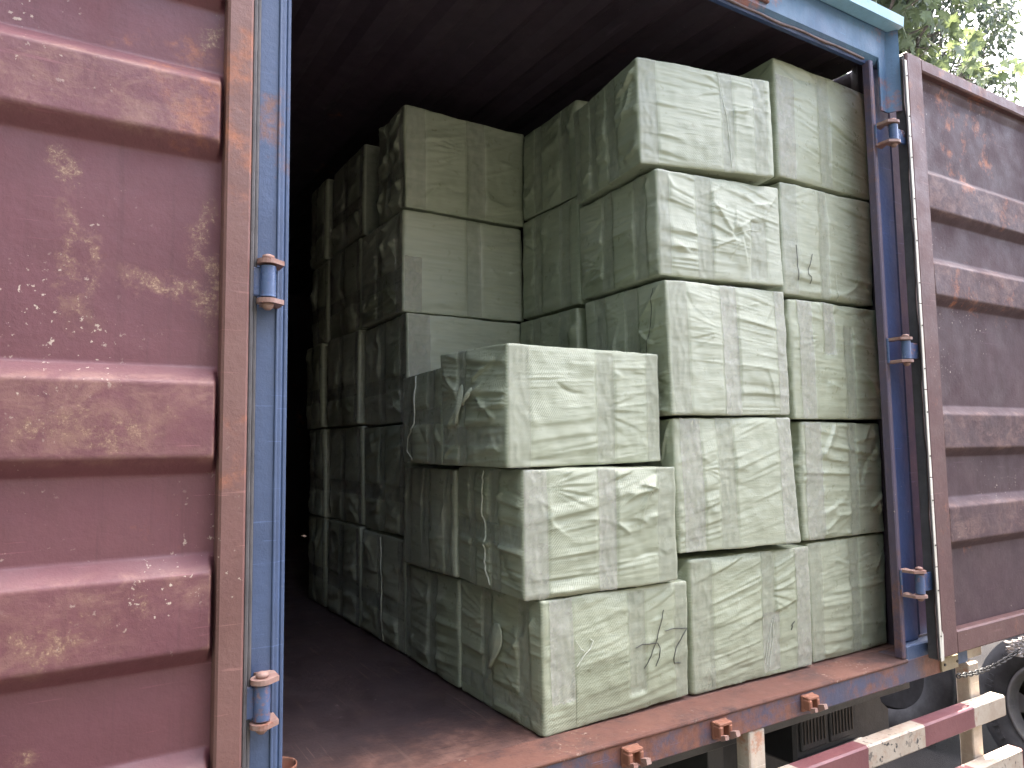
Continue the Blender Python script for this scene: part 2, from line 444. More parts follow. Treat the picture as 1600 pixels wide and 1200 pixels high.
class MB:
    """collects shapes in world coordinates; build() links them as one mesh under parent"""
    def __init__(self):
        self.v, self.f, self.sm = [], [], []
    def add(self, vs, fs, smooth=False):
        b = len(self.v)
        self.v += [tuple(p) for p in vs]
        self.f += [tuple(i + b for i in f) for f in fs]
        self.sm += [smooth] * len(fs)
        return self
    def box(self, x0, x1, y0, y1, z0, z1, bev=0.003):
        b = min(bev, (x1 - x0) / 2.1, (y1 - y0) / 2.1, (z1 - z0) / 2.1)
        X, Y, Z = (x0, x1), (y0, y1), (z0, z1)
        vs, idx = [], {}
        for i in (0, 1):
            for j in (0, 1):
                for k in (0, 1):
                    p = (X[i], Y[j], Z[k])
                    d = (b if i == 0 else -b, b if j == 0 else -b, b if k == 0 else -b)
                    for a in range(3):
                        q = [p[c] + (0 if c == a else d[c]) for c in range(3)]
                        idx[(i, j, k, a)] = len(vs)
                        vs.append(q)
        fs = []
        for s in (0, 1):
            def quad(a, order):
                f = [idx[(*o, a)] for o in order]
                fs.append(f if s else f[::-1])
            quad(0, [(s, 0, 0), (s, 1, 0), (s, 1, 1), (s, 0, 1)])
            quad(1, [(0, s, 0), (0, s, 1), (1, s, 1), (1, s, 0)])
            quad(2, [(0, 0, s), (1, 0, s), (1, 1, s), (0, 1, s)])
        for i in (0, 1):          # bevel strips
            for j in (0, 1):
                fs.append([idx[(i, j, 0, 0)], idx[(i, j, 1, 0)], idx[(i, j, 1, 1)], idx[(i, j, 0, 1)]])
                fs.append([idx[(i, 0, j, 0)], idx[(i, 1, j, 0)], idx[(i, 1, j, 2)], idx[(i, 0, j, 2)]])
                fs.append([idx[(0, i, j, 1)], idx[(1, i, j, 1)], idx[(1, i, j, 2)], idx[(0, i, j, 2)]])
                for k in (0, 1):
                    fs.append([idx[(i, j, k, 0)], idx[(i, j, k, 1)], idx[(i, j, k, 2)]])
        return self.add(vs, fs)
    def prism(self, pts, axis, a, b):
        """polygon in the plane across `axis` swept from a to b; pts in the two other axes"""
        n = len(pts)
        def mk(t, p):
            q = list(p)
            q.insert(axis, t)
            return q
        vs = [mk(a, p) for p in pts] + [mk(b, p) for p in pts]
        fs = [list(range(n))[::-1], list(range(n, 2 * n))] + [[i, (i + 1) % n, n + (i + 1) % n, n + i] for i in range(n)]
        return self.add(vs, fs)
    def cyl(self, c, axis, r, h, seg=20, r2=None):
        """from c along axis vector; length h"""
        return self.tube([Vector(c), Vector(c) + Vector(axis).normalized() * h], [r, r if r2 is None else r2], seg)
    def tube(self, pts, rad, seg=10, closed=False, caps=True):
        pts = [Vector(p) for p in pts]
        if not isinstance(rad, (list, tuple)):
            rad = [rad] * len(pts)
        n = len(pts)
        vs = []
        prev = None
        for i, p in enumerate(pts):
            if closed:
                t = pts[(i + 1) % n] - pts[i - 1]
            else:
                t = pts[min(i + 1, n - 1)] - pts[max(i - 1, 0)]
            t.normalize()
            if prev is None:
                a = Vector((0, 0, 1)) if abs(t.z) < 0.9 else Vector((1, 0, 0))
                prev = t.cross(a).normalized()
            u = (prev - t * prev.dot(t)).normalized()
            prev = u
            w = t.cross(u)
            for k in range(seg):
                an = 2 * math.pi * k / seg
                vs.append(p + rad[i] * (math.cos(an) * u + math.sin(an) * w))
        fs = []
        for i in range(n if closed else n - 1):
            a, b = i * seg, ((i + 1) % n) * seg
            for k in range(seg):
                k2 = (k + 1) % seg
                fs.append([a + k, a + k2, b + k2, b + k])
        self.add(vs, fs, True)
        if caps and not closed:
            self.add(vs[:seg], [list(range(seg))[::-1]])
            self.add(vs[-seg:], [list(range(seg))])
        return self
    def lathe(self, prof, c, axis, up, seg=48):
        """profile (r, h) about axis through c"""
        a = Vector(axis).normalized()
        u = (Vector(up) - a * Vector(up).dot(a)).normalized()
        w = a.cross(u)
        vs = []
        for k in range(seg):
            an = 2 * math.pi * k / seg
            d = math.cos(an) * u + math.sin(an) * w
            for (r, h) in prof:
                vs.append(Vector(c) + d * r + a * h)
        m = len(prof)
        fs = []
        for k in range(seg):
            k2 = (k + 1) % seg
            for i in range(m - 1):
                fs.append([k * m + i, k * m + i + 1, k2 * m + i + 1, k2 * m + i])
        return self.add(vs, fs, True)
    def build(self, name, mat, parent=None, label=None):
        root = parent
        while root is not None and root.parent is not None:
            root = root.parent
        off = WORLD.get(root.name, Vector((0, 0, 0))) if root is not None else Vector((0, 0, 0))
        me = bpy.data.meshes.new(name)
        me.from_pydata([(p[0] - off.x, p[1] - off.y, p[2] - off.z) for p in self.v], [], self.f)
        me.polygons.foreach_set('use_smooth', self.sm)
        me.update()
        o = link(name, me, parent, mat)
        if label:
            o['label'] = label
        return o


def B(name, mat, parent, *boxes, bev=0.003, label=None):
    m = MB()
    for b in boxes:
        m.box(*b, bev=bev)
    return m.build(name, mat, parent, label)

# ------------------------------------------------------------------ numpy noise
_rng = np.random.RandomState(11)
_PERM = np.tile(_rng.permutation(256), 3)
_G = _rng.normal(size=(256, 3))
_G /= np.linalg.norm(_G, axis=1)[:, None]


def pn(x, y, z=0.0):
    """gradient noise, about -0.6..0.6"""
    x, y, z = np.broadcast_arrays(np.asarray(x, float), np.asarray(y, float), np.asarray(z, float))
    xi, yi, zi = np.floor(x).astype(int), np.floor(y).astype(int), np.floor(z).astype(int)
    xf, yf, zf = x - xi, y - yi, z - zi
    f = lambda t: t * t * t * (t * (t * 6 - 15) + 10)
    u, v, w = f(xf), f(yf), f(zf)
    out = 0
    for i in (0, 1):
        for j in (0, 1):
            for k in (0, 1):
                h = _PERM[(_PERM[(_PERM[(xi + i) & 255] + yi + j) & 255] + zi + k) & 255]
                g = _G[h]
                d = g[..., 0] * (xf - i) + g[..., 1] * (yf - j) + g[..., 2] * (zf - k)
                out = out + d * (u if i else 1 - u) * (v if j else 1 - v) * (w if k else 1 - w)
    return out


def sstep(a, b, x):
    t = np.clip((x - a) / (b - a), 0, 1)
    return t * t * (3 - 2 * t)


def ridge(n, k=3.2):
    return np.clip(1 - np.abs(n) * k, 0, 1) ** 1.4

# ------------------------------------------------------------------ bales
def face_height(U, V, W, H, rs, tapes, style, amp):
    """cloth relief in metres over one face of a bale; U,V metres"""
    s = rs.uniform(0, 200)
    a = U / W
    b = V / H
    tilt = rs.uniform(-0.5, 0.5)
    if style == 'vertical':
        P, Q = V, U
    else:
        P, Q = U, V
    tab = rs.rand(4, 64)
    fan = rs.uniform(-1.0, 1.0)
    fm = rs.uniform(0.75, 1.25)
    def hang(F, sd, k, lo=0.25, hi=0.9):
        # cloth folds one by one: full belly above, sharp underside, each with its own depth, start and end
        ph = Q * F * (1 + fan * (P - 0.2)) + tilt * F * 0.35 * P + k * pn(P * 2.0, Q * 3.2, sd) + 0.10 * pn(P * 11, Q * 9, sd + 3)
        ix = np.floor(ph).astype(int)
        fr = ph - ix
        ix = ix % 64
        A = tab[0][ix] ** 1.7
        cen, ln = tab[1][ix] * (V if style == 'vertical' else U).max(), (lo + (hi - lo) * tab[2][ix]) * 0.42
        d_ = np.abs(P - cen) / ln
        win = 1 - sstep(0.25, 1.0, d_)
        e = 0.14 + 0.12 * tab[3][ix]
        return np.where(fr < e, sstep(0, 1, fr / e), 1 - sstep(0, 1, (fr - e) / (1 - e))) * A * win
    area = sstep(-0.15, 0.3, pn(U * 4.0, V * 5.0, s + 9))
    h = 0.0075 * hang(9.0 * fm, s + 20, 0.8) * (0.45 + 0.55 * area)
    h += 0.0066 * hang(19.0 * fm, s + 26, 1.0)
    h += 0.0048 * hang(37.0 * fm, s + 33, 1.2) * (0.4 + 0.6 * area)
    h += 0.0030 * hang(72.0 * fm, s + 39, 1.2)
    h += 0.0045 * pn(U * 4.0, V * 5.0, s + 53)
    if style in ('messy', 'plain'):          # pleats fanning from a pinch on a tape
        for q_ in range(2 if style == 'messy' else 1):
            cx = (tapes[rs.randint(len(tapes))][rs.randint(2)] if len(tapes) else rs.rand()) * W
            cy = rs.uniform(0.15, 0.85) * H
            dx, dy = U - cx, V - cy
            rr_ = np.hypot(dx, dy) + 1e-4
            sg_ = 1 if rs.rand() < 0.5 else -1
            th = np.arctan2(dy - 0.25 * tilt * np.abs(dx), np.abs(dx) + 0.004) + np.where(dx * sg_ < 0, 9.0, 0.0)
            pl_ = np.mod(th * rs.uniform(3.2, 5.0) + 0.4 * pn(U * 5, V * 5, s + q_), 1.0)
            pr = np.where(pl_ < 0.18, sstep(0, 0.18, pl_), 1 - sstep(0.18, 1, pl_))
            h += rs.uniform(0.05, 0.08) * rr_ * pr * np.exp(-(rr_ / 0.115) ** 2) * (1 - sstep(0.15, 0.75, np.abs(th)))
    # drawn creases, fanning from corners and tape edges
    nc = {'vertical': 7, 'plain': 5, 'taut': 4, 'messy': 15, 'pinwheel': 9}.get(style, 8)
    anchors = [(0.02, 0.03), (0.98, 0.03), (0.02, 0.97), (0.98, 0.97)]
    for k in range(nc):
        if rs.rand() < 0.5:
            ax, ay = anchors[rs.randint(4)]
            ax += rs.uniform(-.03, .12) * (1 if ax < .5 else -1)
            ay += rs.uniform(-.03, .2) * (1 if ay < .5 else -1)
            ang = math.atan2((0.5 - ay) * H, (0.5 - ax) * W) + rs.uniform(-0.55, 0.55)
        else:
            ax, ay = rs.uniform(0.05, 0.95), rs.uniform(0.05, 0.95)
            ang = rs.uniform(-0.45, 0.45) + (math.pi / 2 if style == 'vertical' else 0)
            if style == 'messy' and rs.rand() < 0.6:
                ang = rs.uniform(0, math.pi)
        L = rs.uniform(0.06, 0.24)
        w1, w2 = rs.uniform(0.004, 0.008), rs.uniform(0.010, 0.028)
        A = rs.uniform(0.003, 0.0085) * (1 if rs.rand() < 0.75 else -0.7)
        if style == 'messy':
            A *= 1.35
        dx, dy = U - ax * W, V - ay * H
        t = dx * math.cos(ang) + dy * math.sin(ang)
        d = -dx * math.sin(ang) + dy * math.cos(ang) + 0.02 * np.sin(t * rs.uniform(8, 22))
        prof = np.where(d > 0, np.exp(-d / w1), np.exp(d / w2))
        h += A * prof * sstep(0, 0.035, t) * (1 - sstep(L * 0.45, L, t))
    if style == 'pinwheel':
        cx, cy = 0.60 * W, 0.47 * H
        for k, (an, L) in enumerate(((0.5, .12), (1.35, .10), (2.2, .17), (2.75, .20), (3.5, .14), (4.2, .10), (5.0, .13), (5.75, .10))):
            dx, dy = U - cx - 0.018 * math.cos(an + 1.2), V - cy - 0.018 * math.sin(an + 1.2)
            t = dx * math.cos(an) + dy * math.sin(an)
            d = -dx * math.sin(an) + dy * math.cos(an)
            prof = np.where(d > 0, np.exp(-d / 0.003), np.exp(d / 0.05))
            h += 0.0062 * prof * sstep(0.0, 0.02, t) * (1 - sstep(L * 0.6, L, t))
    if style == 'taut':
        h *= 0.55
    h *= amp
    h += 0.006 * (1 - (2 * a - 1) ** 2) * (1 - (2 * b - 1) ** 2)      # the carton's bulge
    m = np.zeros_like(U)
    for t_ in tapes:
        u0, u1, v0, v1 = t_[:4]
        k = sstep(u0 - .02, u0 + .015, a) * (1 - sstep(u1 - .015, u1 + .02, a)) * sstep(v0 - .03, v0 + .02, b) * (1 - sstep(v1 - .02, v1 + .03, b))
        m = np.maximum(m, k)
    fade = 0.72
    crinkle = 0.0016 * pn(U * 60, V * 26, s + 70) + 0.0012 * ridge(pn(U * 38, V * 20, s + 77), 3.0)
    return h * (1 - fade * m) + m * (crinkle - 0.0015)


def make_bale(pose, label, seed, step=0.0055, tapeF=(), tapeL=(), styleF='plain', styleL='messy', amp=1.0, overlap=None,
              strokes=(), cords=(), flaps=(), group='green wrapped bales stacked in the container'):
    x, y, z, yaw, w, d, h, ta, tb = pose
    rs = np.random.RandomState(seed)
    c, s = math.cos(yaw), math.sin(yaw)
    ex = Vector((c, s, ta)).normalized()
    ey = Vector((-s, c, tb))
    ey = (ey - ex * ey.dot(ex)).normalized()
    ez = ex.cross(ey)
    # root at the middle of the base; local axes run along the bale
    base = Vector((x, y, z)) + ex * (w / 2) + ey * (d / 2)
    root = empty('wrapped_bale', base, label, 'bale', group)
    rm = Matrix((ex, ey, ez)).transposed()
    root.rotation_euler = rm.to_euler()
    dims = np.array([w, d, h])
    nx, ny, nz = (max(8, int(round(k / step))) for k in (w, d, h))
    gx, gy, gz = (np.linspace(0, k, n + 1) for k, n in ((w, nx), (d, ny), (h, nz)))
    r = 0.010
    jit = rs.uniform(-0.006, 0.006, size=(2, 2, 2, 3))
    so = rs.uniform(0, 99)

    def shape(P0, Hd):
        inner = np.clip(P0, r, dims - r)
        dv = P0 - inner
        nrm = dv / np.maximum(np.linalg.norm(dv, axis=-1, keepdims=True), 1e-9)
        P = inner + r * nrm
        e3 = 0.0075 * pn(P0[..., 0] * 4.5 + so, P0[..., 1] * 4.5, P0[..., 2] * 4.5) + 0.0045 * pn(P0[..., 0] * 9 + so, P0[..., 1] * 9, P0[..., 2] * 9) + 0.0025 * pn(P0[..., 0] * 26 + so, P0[..., 1] * 26, P0[..., 2] * 26)
        P = P + nrm * (Hd + e3)[..., None]
        q = P0 / dims
        for i in (0, 1):
            for j in (0, 1):
                for k in (0, 1):
                    wt = (q[..., 0] if i else 1 - q[..., 0]) * (q[..., 1] if j else 1 - q[..., 1]) * (q[..., 2] if k else 1 - q[..., 2])
                    P = P + wt[..., None] * jit[i, j, k]
        P = P - np.array([w / 2, d / 2, 0])
        P[..., 2] = np.maximum(P[..., 2], 0.0005)
        return P, nrm

    faces = {}
    # front
    U, V = np.meshgrid(gx, gz, indexing='ij')
    P0 = np.stack([U, 0 * U, V], -1)
    ed = np.minimum(np.minimum(U, w - U), np.minimum(V, h - V))
    Hf = face_height(U, V, w, h, rs, tapeF, styleF, amp) * sstep(0.0, 0.022, ed)
    faces['F'] = (P0, *shape(P0, Hf))
    # left
    U, V = np.meshgrid(gy, gz, indexing='ij')
    P0 = np.stack([0 * U, U, V], -1)
    ed = np.minimum(np.minimum(U, d - U), np.minimum(V, h - V))
    Hl = face_height(U, V, d, h, rs, tapeL, styleL, amp * 1.15) * sstep(0.0, 0.022, ed)
    faces['L'] = (P0, *shape(P0, Hl))
    # coarse: top, right, back, bottom
    cs = np.linspace(0, 1, 13)
    A_, B_ = np.meshgrid(cs, cs, indexing='ij')
    for k, arr in (('R', np.stack([0 * A_ + w, A_ * d, B_ * h], -1)), ('K', np.stack([A_ * w, 0 * A_ + d, B_ * h], -1)), ('D', np.stack([A_ * w, B_ * d, 0 * A_], -1)), ('T', np.stack([A_ * w, B_ * d, 0 * A_ + h], -1))):
        faces[k] = (arr, *shape(arr, 0 * A_))
    key, pos, quads = [], [], []
    n0 = 0
    flip = {'F': False, 'L': True, 'T': False, 'R': False, 'K': True, 'D': True}
    for k, (p0, P, nr) in faces.items():
        a, b = P.shape[:2]
        idx = n0 + np.arange(a * b).reshape(a, b)
        q = np.stack([idx[:-1, :-1], idx[1:, :-1], idx[1:, 1:], idx[:-1, 1:]], -1).reshape(-1, 4)
        quads.append(q[:, ::-1] if flip[k] else q)
        kk = p0.reshape(-1, 3)
        key.append(np.round(kk, 6))
        pos.append(P.reshape(-1, 3))
        n0 += a * b
    key, pos, quads = np.concatenate(key), np.concatenate(pos), np.concatenate(quads)
    _, first, inv = np.unique(key, axis=0, return_index=True, return_inverse=True)
    inv = inv.reshape(-1)
    quads = inv[quads]
    me = bpy.data.meshes.new('wrapper')
    fill_mesh(me, pos[first], quads)
    wr = link('wrapper', me, root, M['fabric'], True)

    def patch(face, u0, u1, v0, v1, off, name, mat, rag=0.0):
        p0, P, nr = faces[face]
        a, b = P.shape[:2]
        i0, i1 = max(1, int(round(u0 * (a - 1)))), min(a - 2, int(round(u1 * (a - 1))))
        j0, j1 = max(1, int(round(v0 * (b - 1)))), min(b - 2, int(round(v1 * (b - 1))))
        if i1 - i0 < 1 or j1 - j0 < 1:
            return
        Q = P[i0:i1 + 1, j0:j1 + 1] + nr[i0:i1 + 1, j0:j1 + 1] * off
        if rag:        # torn, uneven ends
            wob = rag * pn(np.arange(Q.shape[0]) * 0.5, seed * 1.7, 3.1)
            Q[:, 0, 2] += wob
            Q[:, -1, 2] += rag * pn(np.arange(Q.shape[0]) * 0.6, seed * 2.3, 7.7)
        aa, bb = Q.shape[:2]
        idx = np.arange(aa * bb).reshape(aa, bb)
        q = np.stack([idx[:-1, :-1], idx[1:, :-1], idx[1:, 1:], idx[:-1, 1:]], -1).reshape(-1, 4)
        if flip[face]:
            q = q[:, ::-1]
        m2 = bpy.data.meshes.new(name)
        fill_mesh(m2, Q.reshape(-1, 3), q)
        return link(name, m2, root, mat, True)

    def flap_patch(face, kind, off):
        p0, P, nr = faces[face]
        a, b = P.shape[:2]
        Q = P + nr * off
        idx = np.arange(a * b).reshape(a, b)
        q = np.stack([idx[:-1, :-1], idx[1:, :-1], idx[1:, 1:], idx[:-1, 1:]], -1).reshape(-1, 4)
        u, v = np.meshgrid((np.arange(a - 1) + .5) / (a - 1), (np.arange(b - 1) + .5) / (b - 1), indexing='ij')
        wob = 0.025 * pn(u * 6, v * 6, seed * 0.37)
        asp = w / h if face == 'F' else d / h
        if kind == 'lower':
            keep = (v < np.minimum(0.52, np.minimum(u, 1 - u) * asp * 1.05) + wob)
        elif kind == 'upper':
            keep = (1 - v < np.minimum(0.50, np.minimum(u, 1 - u) * asp * 1.05) + wob)
        else:
            keep = (u < np.minimum(0.55, np.minimum(v, 1 - v) * 1.1 / asp + .05) + wob)
        keep &= (u > .02) & (u < .98) & (v > .025) & (v < .975)
        q = q[keep.reshape(-1)]
        if flip[face]:
            q = q[:, ::-1]
        used, inv_ = np.unique(q, return_inverse=True)
        m2 = bpy.data.meshes.new('folded_flap')
        fill_mesh(m2, Q.reshape(-1, 3)[used], inv_.reshape(-1, 4))
        return link('folded_flap', m2, root, M['fabric_overlap'], True)

    def at(face, u, v, off=0.0):
        p0, P, nr = faces[face]
        a, b = P.shape[:2]
        fi, fj = np.clip(u, 0, 1) * (a - 1), np.clip(v, 0, 1) * (b - 1)
        i, j = int(min(fi, a - 2)), int(min(fj, b - 2))
        tx, ty = fi - i, fj - j
        p = (P[i, j] * (1 - tx) * (1 - ty) + P[i + 1, j] * tx * (1 - ty) + P[i, j + 1] * (1 - tx) * ty + P[i + 1, j + 1] * tx * ty)
        return p + nr[i, j] * off

    if overlap:
        for (f_, u0, u1, v0, v1) in overlap:
            patch(f_, u0, u1, v0, v1, 0.0011, 'sheet_overlap', M['fabric_overlap'], 0.01)
    flap_patch('L', ('lower', 'upper', 'side')[seed % 3], 0.0020)
    for k, t in enumerate(tapeF):
        mt = M[t[4]] if len(t) > 4 else M['tape']
        patch('F', *t[:4], 0.0024 + 0.0006 * (k % 2), 'tape_strip', mt, 0.006)
    for k, t in enumerate(tapeL):
        mt = M[t[4]] if len(t) > 4 else M['tape']
        patch('L', *t[:4], 0.0034 + 0.0006 * (k % 2), 'tape_strip', mt, 0.006)

    def localbuild(mb, name, mat):
        m2 = bpy.data.meshes.new(name)
        m2.from_pydata(mb.v, [], mb.f)
        m2.polygons.foreach_set('use_smooth', mb.sm)
        return link(name, m2, root, mat)
    for (face, pts, wd) in strokes:
        mb = MB()
        dense = []
        for i in range(len(pts) - 1):
            for t in np.linspace(0, 1, 9)[:-1]:
                dense.append((pts[i][0] * (1 - t) + pts[i + 1][0] * t, pts[i][1] * (1 - t) + pts[i + 1][1] * t))
        dense.append(pts[-1])
        mb.tube([at(face, u, v, 0.0030) for u, v in dense], wd, 6)
        localbuild(mb, 'pen_mark', M['ink'])
    for (face, pts, wd) in cords:
        mb = MB()
        dense = []
        for i in range(len(pts) - 1):
            for t in np.linspace(0, 1, 7)[:-1]:
                dense.append((pts[i][0] * (1 - t) + pts[i + 1][0] * t, pts[i][1] * (1 - t) + pts[i + 1][1] * t))
        dense.append(pts[-1])
        mb.tube([at(face, u, v, 0.004) for u, v in dense], wd, 6)
        localbuild(mb, 'cord', M['cord'])
    for (face, u, v, ang, L, Wd, lift) in flaps:
        # a loose ear of sheet: rooted at u,v and curling out
        mb = MB()
        o0 = Vector(at(face, u, v, 0.003))
        p0, P, nr = faces[face]
        nvec = Vector((0, -1, 0)) if face == 'F' else Vector((-1, 0, 0))
        hx = Vector((1, 0, 0)) if face == 'F' else Vector((0, 1, 0))
        t1 = hx * math.cos(ang) + Vector((0, 0, 1)) * math.sin(ang)
        t2 = nvec.cross(t1)
        vs, fs = [], []
        na, nb = 14, 8
        for i in range(na + 1):
            a = i / na
            half = Wd * (math.sin(math.pi * a ** 0.7) ** 0.9 + .04)
            for j in range(nb + 1):
                b = j / nb * 2 - 1
                off = 0.6 * lift * math.sin(a * math.pi * 0.9) * (1 - abs(b - .25) / 1.25) + 0.004 * math.sin(b * 3.1 + a * 7) * a + 0.003
                vs.append(o0 + t1 * (L * a) + t2 * (half * b) + nvec * off)
        for i in range(na):
            for j in range(nb):
                k = i * (nb + 1) + j
                fs.append([k, k + 1, k + nb + 2, k + nb + 1])
        mb.add(vs, fs, True)
        fo = localbuild(mb, 'loose_flap', M['fabric'])
        sol = fo.modifiers.new('thickness', 'SOLIDIFY')
        sol.thickness = 0.0015
    return root


def fill_mesh(me, V, Q):
    V = np.ascontiguousarray(V, np.float32)
    Q = np.ascontiguousarray(Q, np.int32)
    me.vertices.add(len(V))
    me.vertices.foreach_set('co', V.ravel())
    me.loops.add(Q.size)
    me.loops.foreach_set('vertex_index', Q.ravel())
    me.polygons.add(len(Q))
    me.polygons.foreach_set('loop_start', np.arange(0, Q.size, 4, dtype=np.int32))
    me.update(calc_edges=True)

# ------------------------------------------------------------------ ground
GZ = -1.37
g = MB()
g.add([(-1500, -1500, GZ), (1500, -1500, GZ), (1500, 1500, GZ), (-1500, 1500, GZ)], [(0, 1, 2, 3)])
tag(g.build('ground', M['ground']), kind='structure')

# ------------------------------------------------------------------ unseen blocks added round the camera to shade the low sky
M['blocker_grey'] = simple('sky_blocker_grey', (0.20, 0.195, 0.18), 0.8, 0.08, 1.5, 0.2)
M['pane'] = simple('dark_pane', (0.03, 0.035, 0.04), 0.15, 0.2, 3, 0.02)
M['blocker_green'] = simple('sky_blocker_green', (0.05, 0.065, 0.06), 0.7, 0.2, 2, 0.2)
def sky_blocker(name, x0, x1, y0, y1, hgt, mat, label, face, wins):
    b = empty(name, ((x0 + x1) / 2, (y0 + y1) / 2, GZ), label, 'building')
    B('wall', mat, b, (x0, x1, y0, y1, GZ, GZ + hgt), bev=0.02)
    B('parapet', mat, b, (x0 - .1, x1 + .1, y0 - .1, y1 + .1, GZ + hgt + .001, GZ + hgt + .25), bev=0.02)
    for (t, z) in wins:
        if face == 'Y':
            w_ = B('window', M['pane'], b, (t - .6, t + .6, y1 + .001, y1 + .02, GZ + z, GZ + z + 1.3))
            B('sill', mat, w_, (t - .7, t + .7, y1 + .001, y1 + .12, GZ + z - .1, GZ + z - .002))
        else:
            w_ = B('window', M['pane'], b, (x1 + .001, x1 + .02, t - .6, t + .6, GZ + z, GZ + z + 1.3))
            B('sill', mat, w_, (x1 + .001, x1 + .12, t - .7, t + .7, GZ + z - .1, GZ + z - .002))
sky_blocker('rear_sky_blocker', -5.2, 16.0, -17.0, -8.5, 7.5, M['blocker_grey'], 'added unseen grey block behind the camera, shades the low sky and bounces light', 'Y', [(x, z) for z in (2.2, 5.2) for x in (-3, 0, 3, 7, 11, 14)])
sky_blocker('left_sky_blocker', -12.0, -5.4, -14.0, 12.0, 9.0, M['blocker_green'], 'added unseen dark block on the left, shades the low sky', 'X', [(y, 3.4) for y in (-9, -5, -1, 3, 7)])

# ------------------------------------------------------------------ the container
XL, XR = -2.24, 0.0                    # clear opening
IL, IR = -2.30, 0.178                   # inside faces of the side walls
ZC, LEN = 2.39, 6.0
box = empty('shipping_container', (XL, 0, -0.09), 'blue and rust-red steel shipping container with both end doors swung open', 'container')


def corrugated(axis_len0, axis_len1, pitch, depth):
    """zigzag list of (t, offset)"""
    pts, t = [], axis_len0
    seq = [(0.0, 0), (0.30, 0), (0.5, 1), (0.80, 1)]
    while t < axis_len1:
        for a, o in seq:
            if t + a * pitch <= axis_len1:
                pts.append((t + a * pitch, o * depth))
        t += pitch
    pts.append((axis_len1, 0))
    return pts
# side walls: vertical corrugations along Y
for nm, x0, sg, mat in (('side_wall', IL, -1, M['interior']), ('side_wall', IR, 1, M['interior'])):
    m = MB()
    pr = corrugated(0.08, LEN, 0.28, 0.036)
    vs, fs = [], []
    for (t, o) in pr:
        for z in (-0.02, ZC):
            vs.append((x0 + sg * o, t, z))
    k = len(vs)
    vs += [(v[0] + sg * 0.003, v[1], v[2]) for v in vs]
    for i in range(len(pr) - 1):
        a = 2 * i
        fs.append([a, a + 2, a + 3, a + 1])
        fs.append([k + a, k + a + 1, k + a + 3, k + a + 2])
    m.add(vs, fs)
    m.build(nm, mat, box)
# roof: ridges along Y as the photograph's ceiling shows
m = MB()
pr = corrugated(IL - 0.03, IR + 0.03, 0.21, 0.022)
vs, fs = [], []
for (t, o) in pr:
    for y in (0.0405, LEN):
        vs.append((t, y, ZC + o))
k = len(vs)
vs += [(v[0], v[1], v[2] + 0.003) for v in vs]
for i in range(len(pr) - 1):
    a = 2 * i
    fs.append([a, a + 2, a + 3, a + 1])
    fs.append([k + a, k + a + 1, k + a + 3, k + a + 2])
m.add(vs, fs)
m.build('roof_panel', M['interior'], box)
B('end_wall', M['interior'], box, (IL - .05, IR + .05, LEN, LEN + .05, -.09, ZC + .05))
B('floor_board', M['floor'], box, (IL - .02, IR + .02, .1285, LEN, -.06, -.0030))
B('floor_frame', M['truck_grey'], box, (IL - .02, IR + .02, .10, LEN, -.16, -.062))
for yy in np.arange(0.6, 6, 0.62):
    B('cross_member', M['truck_grey'], box, (IL, IR, yy, yy + .05, -.25, -.165))

# sill: front face rusted blue, rusty top
sill = B('door_sill', M['sill'], box, (-2.36, .30, .0, .126, -.085, -.003), bev=0.004)
B('sill_tread', M['rust_top'], sill, (XL - .02, .022, -.004, .126, -.0025, 0.001), bev=0.001)
# a rolled lip along the outer edge of the tread
mm = MB()
mm.tube([(XL - .02, .001, -.006), (.02, .001, -.006)], 0.0075, 10)
mm.build('sill_lip', M['rust_top'], sill)


def keeper(xc):
    """cam keeper welded on the sill: back plate, hooked arms"""
    m = MB()
    m.box(xc - .030, xc + .030, -.010, .001, -.070, -.018, 0.003)
    m.box(xc - .028, xc + .026, -.032, -.008, -.030, -.019, 0.003)
    m.box(xc - .030, xc - .014, -.036, -.008, -.060, -.028, 0.003)
    m.box(xc + .012, xc + .026, -.034, -.008, -.064, -.028, 0.003)
    a = m.build('lock_keeper', M['rust_bright'], box)
    m = MB()
    m.prism([(-.036, -.066), (-.036, -.050), (-.052, -.046), (-.054, -.058)], 0, xc - .028, xc - .014)
    m.build('keeper_hook', M['hinge_rust'], a)
    m = MB()
    m.prism([(-.034, -.070), (-.034, -.046), (-.056, -.040), (-.060, -.054)], 0, xc + .012, xc + .028)
    m.build('keeper_hook', M['hinge_rust'], a)
for xc in (-.552, -.957, -1.301, -1.75):
    keeper(xc)

# right post: thin jamb flange, blue web stepped back, dark channel behind the hinge line
rp = B('corner_post', M['blue_dark'], box, (.024, .160, .030, .046, .046, 2.30), bev=0.004)
B('jamb_flange', M['jamb'], rp, (0.0, .0238, .0, .034, .0015, 2.288), bev=0.004)
B('channel_web', M['blue_dark'], rp, (.1605, .30, .085, .122, .046, 2.36))
B('channel_fold', M['blue_dark'], rp, (.205, .30, .055, .0845, .046, 2.36), bev=0.006)
B('post_foot', M['blue'], rp, (.0245, .335, .002, .050, -.0845, .045), bev=0.005)
# weld beads down the jamb
mm = MB()
mm.tube([(.026, .029, .05)] + [(.026 + .0012 * math.sin(i * 1.7), .0285, .05 + i * .075) for i in range(1, 29)] + [(.026, .029, 2.28)], .003, 6)
mm.build('weld_bead', M['jamb'], rp)
